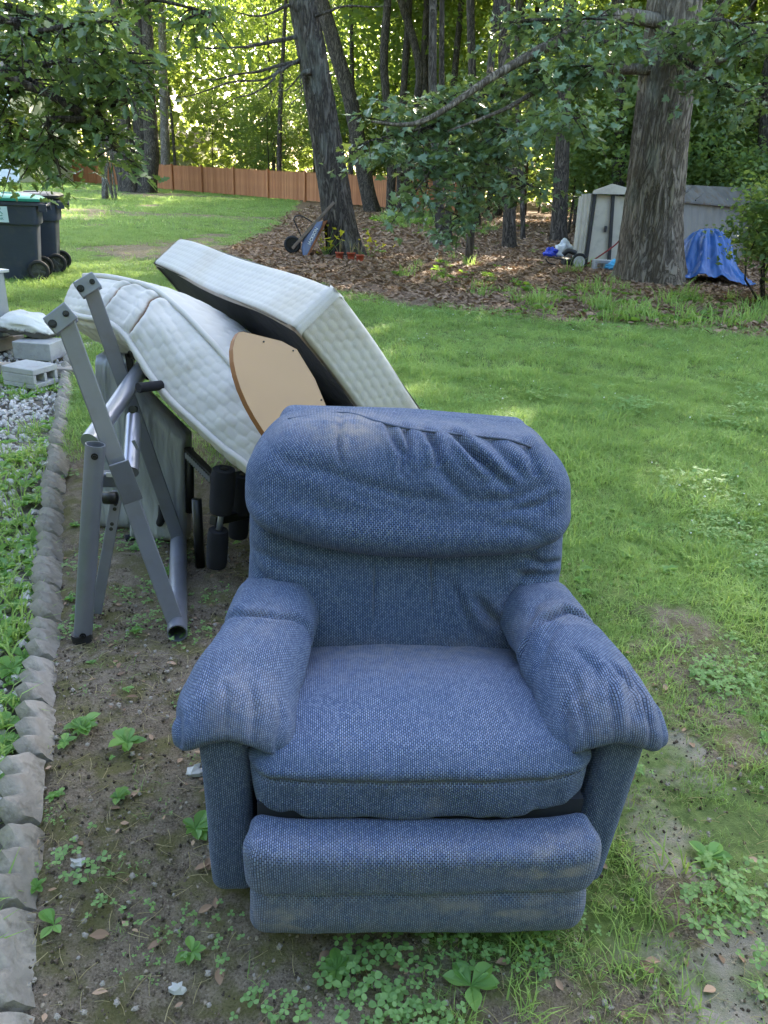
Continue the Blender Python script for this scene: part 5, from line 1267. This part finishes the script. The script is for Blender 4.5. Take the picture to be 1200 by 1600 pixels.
def LYmap(V):
    """where a local point is seen on the plane y=.60 (x,z)"""
    c, s = math.cos(RZ), math.sin(RZ); o = np.array([0, 0, CAM_H])-RO; ol = np.array([o[0]*c+o[1]*s, -o[0]*s+o[1]*c, o[2]])
    d = V-ol; k = (.60-ol[1])/d[:, 1]; q = ol+d*k[:, None]; return q[:, [0, 2]]
recliner()
# ------------------------------------------------------------------ ground cover: instanced stuff (grass, clover, litter, gravel, moss weeds)
def proto_coll(name, meshes):
    c = bpy.data.collections.new(name)
    for i, m in enumerate(meshes):
        o = bpy.data.objects.new('%s_%02d' % (name, i), m); c.objects.link(o)
    return c
def scatter(name, label, cat, coll, pos, rot, scl, idx):
    n = len(pos); me = bpy.data.meshes.new(name); me.vertices.add(n); me.vertices.foreach_set('co', np.asarray(pos, np.float32).ravel())
    for nm, typ, key, a in (('rot', 'FLOAT_VECTOR', 'vector', rot), ('scl', 'FLOAT_VECTOR', 'vector', scl), ('idx', 'INT', 'value', idx)):
        at = me.attributes.new(nm, typ, 'POINT'); at.data.foreach_set(key, np.asarray(a, np.int32 if typ == 'INT' else np.float32).ravel())
    me.update(); o = link(name, me); tag(o, label, cat, None, 'stuff')
    ng = bpy.data.node_groups.new(name, 'GeometryNodeTree'); ng.interface.new_socket('Geometry', in_out='INPUT', socket_type='NodeSocketGeometry'); ng.interface.new_socket('Geometry', in_out='OUTPUT', socket_type='NodeSocketGeometry')
    N = ng.nodes; gi = N.new('NodeGroupInput'); go = N.new('NodeGroupOutput'); ip = N.new('GeometryNodeInstanceOnPoints'); ci = N.new('GeometryNodeCollectionInfo')
    ci.inputs['Collection'].default_value = coll; ci.inputs['Separate Children'].default_value = True; ci.inputs['Reset Children'].default_value = True
    def na(nm, typ):
        q = N.new('GeometryNodeInputNamedAttribute'); q.data_type = typ; q.inputs[0].default_value = nm; return q.outputs[0]
    ip.inputs['Pick Instance'].default_value = True
    L = ng.links; L.new(gi.outputs[0], ip.inputs['Points']); L.new(ci.outputs[0], ip.inputs['Instance']); L.new(na('idx', 'INT'), ip.inputs['Instance Index'])
    L.new(na('rot', 'FLOAT_VECTOR'), ip.inputs['Rotation']); L.new(na('scl', 'FLOAT_VECTOR'), ip.inputs['Scale']); L.new(ip.outputs[0], go.inputs[0])
    md = o.modifiers.new('scatter', 'NODES'); md.node_group = ng; return o
def tuft(seed, n, R, h, w_, mat, lean=.6, name='tuft'):
    rng = np.random.default_rng(seed); r = R*np.sqrt(rng.uniform(0, 1, n)); a = rng.uniform(0, 6.28, n)
    b = np.stack([r*np.cos(a), r*np.sin(a), np.full(n, -.006)], -1); H = h*rng.uniform(.5, 1.15, n); d = rng.normal(0, lean, (n, 2)); ln = np.hypot(*d.T)+1e-6
    bend = np.stack([d[:, 0], d[:, 1], np.ones(n)], -1); bend /= np.linalg.norm(bend, axis=1)[:, None]; sd_ = np.stack([-d[:, 1]/ln, d[:, 0]/ln, 0*ln], -1)
    W = w_*rng.uniform(.7, 1.3, n)[:, None]; m = b+bend*H[:, None]*.55+np.array([0, 0, .1])*H[:, None]; e = b+bend*H[:, None]*np.array([1.35, 1.35, .9])
    V = np.stack([b-sd_*W*.6, b+sd_*W*.6, m+sd_*W*.5, m-sd_*W*.5, e], 1).reshape(-1, 3)
    i = np.arange(n)*5; F = [[q, q+1, q+2, q+3] for q in i]+[[q+3, q+2, q+4] for q in i]
    return mesh_np(name, V, F, MT[mat], False)
def cloverpatch(seed, n, R, s, mat, h=.03, flowers=0):
    rng = np.random.default_rng(seed); V = []; F = []; mi = []
    for k in range(n):
        r = R*math.sqrt(rng.uniform()); a = rng.uniform(0, 6.28); c = np.array([r*math.cos(a), r*math.sin(a), h*rng.uniform(.3, 1.2)]); tl = rng.normal(0, .3, 2); sz = s*rng.uniform(.6, 1.2); a0 = rng.uniform(0, 6)
        for q in range(3):
            an = a0+q*2.094; d = np.array([math.cos(an), math.sin(an), tl[0]*math.cos(an)+tl[1]*math.sin(an)]); p = np.array([-math.sin(an), math.cos(an), 0]); m = len(V)
            V += [c, c+d*sz*.35+p*sz*.36, c+d*sz*.8+p*sz*.38, c+d*sz*.95-np.array([0, 0, sz*.12]), c+d*sz*.8-p*sz*.38, c+d*sz*.35-p*sz*.36]; F.append([m, m+1, m+2, m+3, m+4, m+5]); mi.append(0)
    for k in range(flowers):
        r = R*math.sqrt(rng.uniform()); a = rng.uniform(0, 6.28); c = np.array([r*math.cos(a), r*math.sin(a), h*1.3]); m = len(V); q = .0045
        V += [c+np.array(v)*q for v in ((1, 0, 0), (-1, 0, 0), (0, 1, 0), (0, -1, 0), (0, 0, 1), (0, 0, -1))]
        for f in ((0, 2, 4), (2, 1, 4), (1, 3, 4), (3, 0, 4), (2, 0, 5), (1, 2, 5), (3, 1, 5), (0, 3, 5)): F.append([m+i for i in f]); mi.append(1)
    return mesh_np('clover', np.array(V), F, smooth=False, mats=[MT[mat], MT['flower_white']], midx=mi)
OVAL = [(0, 0), (.05, .10), (.15, .25), (.24, .42), (.26, .58), (.20, .76), (.10, .90), (0, 1.0)]
def rosette(seed, n, L, mat, lift=.35):
    rng = np.random.default_rng(seed); V = []; F = []; o = np.array(OVAL); k = len(o)
    for q in range(n):
        an = q*2.4+rng.uniform(-.8, .8); d = np.array([math.cos(an), math.sin(an), 0]); p = np.array([-math.sin(an), math.cos(an), 0]); l = L*rng.uniform(.4, 1.15); up = lift*rng.uniform(.4, 1.3); m = len(V)
        for sg in (1, -1):
            for (u, v) in o: V.append(d*v*l*(1-.15*up)+p*sg*u*l+np.array([0, 0, .008+up*l*(v-.75*v*v)+.22*u*l+.04*l*math.sin(v*9)*u]))
        F += [[m+i for i in range(k)], [m, m+k-1]+[m+k+i for i in range(k-2, 0, -1)]]
    return mesh_np('rosette', np.array(V), F, MT[mat], False)
def stone(seed, flat=.7):
    rng = np.random.default_rng(seed); n, m = 7, 5; V = [(0, 0, -1)]
    for j in range(1, m):
        ph = math.pi*j/m
        for k in range(n): V.append((math.sin(ph)*math.cos(2*math.pi*k/n), math.sin(ph)*math.sin(2*math.pi*k/n), -math.cos(ph)))
    V.append((0, 0, 1)); V = np.array(V); V *= (1+.22*rng.normal(0, 1, len(V)))[:, None]*np.array([1, rng.uniform(.6, .95), flat]); e = len(V)-1
    F = [[0, 1+(k+1) % n, 1+k] for k in range(n)]+[[1+j*n+k, 1+j*n+(k+1) % n, 1+(j+1)*n+(k+1) % n, 1+(j+1)*n+k] for j in range(m-2) for k in range(n)]+[[e, 1+(m-2)*n+k, 1+(m-2)*n+(k+1) % n] for k in range(n)]
    return V, F
def ground_cover():
    rng = np.random.default_rng(21)
    def region(n, x0, x1, y0, y1): return rng.uniform(x0, x1, n), rng.uniform(y0, y1, n)
    def cam_ok(x, y, m=.4): return (np.abs(x-(-.03*y)) < .62*y+m) & (y > .45)
    out = ~np.zeros(1, bool)
    def clear(x, y):   # nothing grows through the chair base
        c, s = math.cos(RZ), math.sin(RZ); dx, dy = x-RO[0], y-RO[1]; lx = dx*c+dy*s; ly = -dx*s+dy*c
        return ~((np.abs(lx) < .42) & (ly > .04) & (ly < .72))
    grass = [tuft(i, 24, .07, .052, .0028, 'grass') for i in range(5)]+[tuft(10+i, 16, .05, .10, .0036, 'grass_long', .8) for i in range(3)]+[tuft(20+i, 12, .05, .05, .0016, 'grass_dry', 1.2) for i in range(2)]
    far = [tuft(40+i, 40, .16, .075, .006, 'grass') for i in range(4)]
    cl = [cloverpatch(60+i, 20, .10, .011+.003*i, 'clover', .03+.01*i) for i in range(3)]+[cloverpatch(70+i, 30, .08, .011, 'clover', .03, 1) for i in range(2)]
    Pn, Rn, Sn, In = [], [], [], []
    # near lawn, three distance bands
    for n, y0, y1, x0, x1, sc, sel in ((20000, .55, 3.2, -1.6, 3.2, .75, 0), (32000, 3.0, 6.5, -3.4, 5.8, 1.0, 0), (28000, 6.3, 11.5, -8, 9.5, 1.25, 0), (16000, 11.3, 20, -14, 3, 1.0, 1), (15000, 20, 58, -36, 3, 1.7, 1)):
        x, y = region(n, x0, x1, y0, y1); z = zones(x, y); ok = cam_ok(x, y, 1.3) & clear(x, y) & (rng.uniform(0, 1, n) < np.clip(z['grass']*1.15-.08, .0, 1)*(1-.9*z['sand'])) & (z['gravel'] < .5)
        x, y = x[ok], y[ok]; z = {k: v[ok] for k, v in z.items()}; m = len(x)
        if sel: ix = rng.integers(0, 4, m)+100
        else:
            ix = rng.integers(0, 5, m); lg = (rng.uniform(0, 1, m) < .10+.25*(z['n1'] > .25)); ix[lg] = rng.integers(5, 8, lg.sum()); dr = rng.uniform(0, 1, m) < .05+.22*z['worn']; ix[dr] = rng.integers(8, 10, dr.sum())
        s = sc*rng.uniform(.7, 1.25, m)*(.6+.55*np.clip(z['n2']+.5, 0, 1.2)); Pn.append(np.stack([x, y, 0*x+.004*z['n3']], -1)); Rn.append(np.stack([rng.normal(0, .08, m), rng.normal(0, .08, m), rng.uniform(0, 6.28, m)], -1)); Sn.append(np.stack([s, s, s], -1)); In.append(ix)
    Pn, Rn, Sn, In = map(np.concatenate, (Pn, Rn, Sn, In)); nf = In < 100
    scatter('lawn_grass', 'short green lawn grass between the chair and the wood', 'grass', proto_coll('proto_grass', grass), Pn[nf], Rn[nf], Sn[nf], In[nf])
    scatter('far_lawn_grass', 'shaded lawn grass running back to the picket fence', 'grass', proto_coll('proto_far', far), Pn[~nf], Rn[~nf], Sn[~nf], In[~nf]-100)
    n = 3000; x, y = region(n, -1.5, 1.6, .6, 4.0); z = zones(x, y); ok = cam_ok(x, y) & clear(x, y) & (z['gravel'] < .5) & (z['n3'] > -.05) & (z['worn'] > .2) & (rng.uniform(0, 1, n) < .55*(1-z['sand'])); x, y = x[ok], y[ok]; m = len(x); s = rng.uniform(.3, .75, m)
    thin = [tuft(140+i, 9, .05, .05, .0022, 'grass', 1.0) for i in range(2)]+[tuft(144+i, 10, .06, .035, .0016, 'grass_dry', 1.6) for i in range(2)]+[cloverpatch(148+i, 12, .05, .007, 'clover', .012) for i in range(2)]
    scatter('sparse_grass', 'thin scattered grass, straw and moss sprigs on the worn ground', 'grass', proto_coll('proto_thin', thin), np.stack([x, y, 0*x], -1), np.stack([0*x, 0*x, rng.uniform(0, 6.28, m)], -1), np.stack([s]*3, -1), rng.integers(0, 6, m))
    # clover and small leaved ground cover
    Pn, Rn, Sn, In = [], [], [], []
    for n, y0, y1, x0, x1, base, sc in ((420, .55, 1.25, -.05, 1.5, .8, .9), (1700, 1.2, 3.6, .45, 2.6, .6, .9), (3200, 3.2, 10, -3, 7, .6, 1.25), (700, .6, 3.2, -1.2, -.05, .22, .7)):
        x, y = region(n, x0, x1, y0, y1); z = zones(x, y); q = fbm(np.stack([x*1.7, y*1.7, x*0+4], -1), 31)
        ok = cam_ok(x, y) & clear(x, y) & (z['gravel'] < .5) & (z['litter'] < .5) & (rng.uniform(0, 1, n) < base*sstep(.05, .55, q)*(1-z['sand'])); x, y = x[ok], y[ok]; m = len(x)
        s = sc*rng.uniform(.6, 1.3, m); Pn.append(np.stack([x, y, 0*x], -1)); Rn.append(np.stack([rng.normal(0, .06, m), rng.normal(0, .06, m), rng.uniform(0, 6.28, m)], -1)); Sn.append(np.stack([s]*3, -1)); ii = rng.integers(0, 3, m); fl = (y > 3) & (rng.uniform(0, 1, m) < .35); ii[fl] = rng.integers(3, 5, fl.sum()); In.append(ii)
    scatter('clover_patches', 'clover and creeping small leaved weeds in the worn lawn', 'clover', proto_coll('proto_clover', cl), *map(np.concatenate, (Pn, Rn, Sn, In)))
    # broad leaved weeds: small ones as one mass
    ro = [rosette(80+i, 10+3*i, .045, 'weed', .5+.3*i) for i in range(3)]+[rosette(84+i, 16, .06, 'clover', 1.1) for i in range(2)]
    n = 1500; x, y = region(n, -1.9, 2.0, .55, 3.6); z = zones(x, y); q = fbm(np.stack([x*2.2, y*2.2, x*0+9], -1), 51); ok = cam_ok(x, y) & clear(x, y) & (z['gravel'] < .5) & (rng.uniform(0, 1, n) < .42*sstep(-.25, .4, q)*(1-z['sand'])*np.where(x > .4, 1.7, .8)); x, y = x[ok], y[ok]; m = len(x); s = rng.uniform(.22, .85, m)
    scatter('small_weeds', 'small broad leaved weeds dotted over the worn ground', 'weeds', proto_coll('proto_weed', ro), np.stack([x, y, 0*x], -1), np.stack([0*x, 0*x, rng.uniform(0, 6.28, m)], -1), np.stack([s]*3, -1), rng.integers(0, 5, m))
    # taller weeds and grass in the bed on the left and along the edging
    tw = [tuft(90+i, 14, .05, .13, .006, 'grass_long', .8) for i in range(3)]+[rosette(94+i, 12, .075, 'weed', 1.1) for i in range(3)]
    n = 11000; x, y = region(n, -3.3, -.4, .5, 6.8); z = zones(x, y); ex = edge_x(y); q = fbm(np.stack([x*1.5, y*1.5, x*0+2], -1), 61); dn = np.clip(sstep(4.2, 2.0, y+.8*q)*.95+.45*sstep(-.1, .5, q), 0, 1)*(y < 6.6)
    ok = cam_ok(x, y, 1.0) & (x < ex-.10) & (rng.uniform(0, 1, n) < dn*.75); x, y = x[ok], y[ok]; m = len(x); s = rng.uniform(.3, 1.0, m)
    scatter('bed_weeds', 'lush weeds and long grass in the gravel bed left of the edging stones', 'weeds', proto_coll('proto_bedweed', tw), np.stack([x, y, 0*x-.02], -1), np.stack([0*x, 0*x, rng.uniform(0, 6.28, m)], -1), np.stack([s]*3, -1), rng.integers(0, 6, m))
    # gravel
    gm = plain('gravel_stone', (.46, .44, .42), .9, 0, .25, 9, .3, 30, .01); st = []
    for i in range(6): v, f = stone(i); st.append(mesh_np('stone', v, f, gm, False))
    n = 15000; x, y = region(n, -4.2, -.4, .6, 6.9); z = zones(x, y); ok = cam_ok(x, y, .6) & (z['gravel'] > .5) & (x < edge_x(y)-.08); x, y = x[ok], y[ok]; m = len(x); s = rng.uniform(.007, .024, m)
    scatter('gravel', 'loose pale grey gravel in the bed left of the edging stones', 'gravel', proto_coll('proto_stone', st), np.stack([x, y, -.025+s*.4], -1), rng.uniform(0, 6.28, (m, 3)), np.stack([s]*3, -1), rng.integers(0, 6, m))
    # leaf litter in the wood
    lf = []
    for i in range(4):
        r2 = np.random.default_rng(i); v, f = leaves_lobed(r2.uniform(-.22, .22, (14, 3))*np.array([1, 1, .05])+np.array([0, 0, .02]), .11, r2, OAKL if i % 2 else OVAL, up=1.5, down=0); lf.append(mesh_np('dead_leaf', v, f, MT['litter']))
    Pn, Sn = [], []
    for n, y0, y1, x0, x1, sc in ((14000, 8.6, 20, -4, 14, .72), (7000, 20, 40, -4, 26, 1.1)):
        x, y = region(n, x0, x1, y0, y1); z = zones(x, y); ok = cam_ok(x, y, 1) & (rng.uniform(0, 1, n) < z['litter']); x, y = x[ok], y[ok]; Pn.append(np.stack([x, y, 0*x+.01], -1)); Sn.append(np.stack([sc*rng.uniform(.7, 1.3, len(x))]*3, -1))
    Pn, Sn = np.concatenate(Pn), np.concatenate(Sn); m = len(Pn)
    scatter('leaf_litter', 'brown fallen leaves covering the floor of the wood', 'leaf litter', proto_coll('proto_litter', lf), Pn, np.stack([np.zeros(m), np.zeros(m), rng.uniform(0, 6.28, m)], -1), Sn, rng.integers(0, 4, m))
    # low green plants along the far edge of the lawn and ferns by the trunks
    gp = [rosette(120+i, 14, .16, 'fern', 1.2) for i in range(3)]+[tuft(124+i, 30, .14, .30, .012, 'grass_long', .6) for i in range(2)]
    n = 5200; x, y = region(n, -1, 12, 8.6, 34); z = zones(x, y); q = fbm(np.stack([x*.8, y*.8, x*0+3], -1), 71); d = y-lawn_far(x)
    dn = sstep(-.3, .2, d)*sstep(3.8, 1.2, d+q)*sstep(.2, 2.0, x+.6*q)*.9+.12*sstep(.25, .6, q)*(d > 0)+.8*np.exp(-(((x-.4)/1.6)**2+((y-30)/2.2)**2))+.35*np.exp(-(((x-.9)/.8)**2+((y-13.2)/1.6)**2))
    ok = cam_ok(x, y, 1) & (rng.uniform(0, 1, n) < dn); x, y = x[ok], y[ok]; m = len(x); s = rng.uniform(.45, 1.2, m)*(1+.6*(y > 25))
    scatter('woodland_edge_plants', 'leafy green ground cover along the edge of the wood', 'plants', proto_coll('proto_edge', gp), np.stack([x, y, 0*x], -1), np.stack([0*x, 0*x, rng.uniform(0, 6.28, m)], -1), np.stack([s]*3, -1), rng.integers(0, 5, m))
    # crumbs of soil
    cm = [plain('soil_crumb', (.11, .085, .06), 1, 0, .4, 30, .3), plain('soil_crumb_pale', (.24, .20, .15), 1, 0, .4, 30, .3), plain('soil_crumb_dark', (.05, .038, .027), 1, 0, .4, 30, .3)]
    cr_ = []
    for i in range(6): v, f = stone(200+i, .8); cr_.append(mesh_np('crumb', v, f, cm[i % 3], False))
    n = 30000; x, y = region(n, -1.3, 1.5, .62, 3.0); z = zones(x, y); ok = cam_ok(x, y) & (rng.uniform(0, 1, n) < .1+.9*z['worn']) & (z['gravel'] < .5); x, y = x[ok], y[ok]; m = len(x); s = .0012+.0045*rng.uniform(0, 1, m)**3
    scatter('soil_crumbs', 'crumbs of dry soil and grit on the worn ground', 'soil', proto_coll('proto_crumb', cr_), np.stack([x, y, .018*z['n2'][ok]*.6+.008*z['n3'][ok]+.002], -1), rng.uniform(0, 6.28, (m, 3)), np.stack([s]*3, -1), rng.integers(0, 6, m))
    # dead leaf bits, twigs, pebbles on the worn ground
    bits = [mesh_np('leaf_bit', *leaves_lobed(np.array([[0, 0, .004]]), .032, np.random.default_rng(i), OVAL, up=2.5, down=0), MT['litter']) for i in range(3)]
    tm = MB().tube(spline([(-.022, 0, .003), (0, .002, .004), (.022, -.001, .003)], 5), .0007, 4); bits.append(mesh_np('twig', np.array(tm.v), tm.f, MT['grass_dry'])); bits.append(st[0].copy()); 
    v, f = stone(9); bits[4] = mesh_np('pebble', v*.007, f, MT['concrete'])
    n = 9000; x, y = region(n, -1.3, 1.6, .6, 3.4); z = zones(x, y); ok = (rng.uniform(0, 1, n) < .15+.6*z['worn']) & (z['gravel'] < .5) & clear(x, y); x, y = x[ok], y[ok]; m = len(x); s = rng.uniform(.4, 1.2, m)
    scatter('ground_debris', 'dead leaf scraps, straw and pebbles on the worn ground', 'debris', proto_coll('proto_bits', bits), np.stack([x, y, 0*x+.004], -1), np.stack([0*x, 0*x, rng.uniform(0, 6.28, m)], -1), np.stack([s]*3, -1), rng.choice([0, 1, 2]+[3]*14+[4]*6, m))
ground_cover()
# single weeds that stand out
for lab, px, py, n, L in (('plantain weed with broad upright leaves in front of the left arm panel gap', 200, 1165, 13, .062), ('pale leafed weed beside the edging stones left of the chair', 128, 1135, 6, .06), ('lobed dark green weed just below the footrest', 525, 1520, 12, .06),
                          ('broad leaved weed growing right of the chair by the sandy patch', 1105, 1345, 12, .062), ('round leaved seedling on bare soil left of the footrest', 300, 1492, 7, .04), ('upright weed against the outside of the left arm panel', 305, 1300, 10, .07),
                          ('three leaved seedling by the lowest edging stones', 85, 1450, 5, .045), ('leafy weed among clover below the right end of the footrest', 735, 1545, 9, .06)):
    g = G(px, py); t = thing('weed', lab, 'weed', g); 
    link('leaves', rosette(int(px), n, L, 'weed', .75), t)
for lab, px, py, s in (('white pebble lying on bare soil near the edging', 122, 1352, .018), ('pale flat pebble on the soil at the bottom left', 278, 1548, .018), ('whitish stone against the left arm panel', 305, 1210, .026)):
    v, f = stone(int(px)); o = link('pebble', mesh_np('pebble', v*s, f, plain('pebble', (.42, .41, .40), .8)), None, G(px, py)+np.array([0, 0, s*.4])); tag(o, lab, 'pebble')
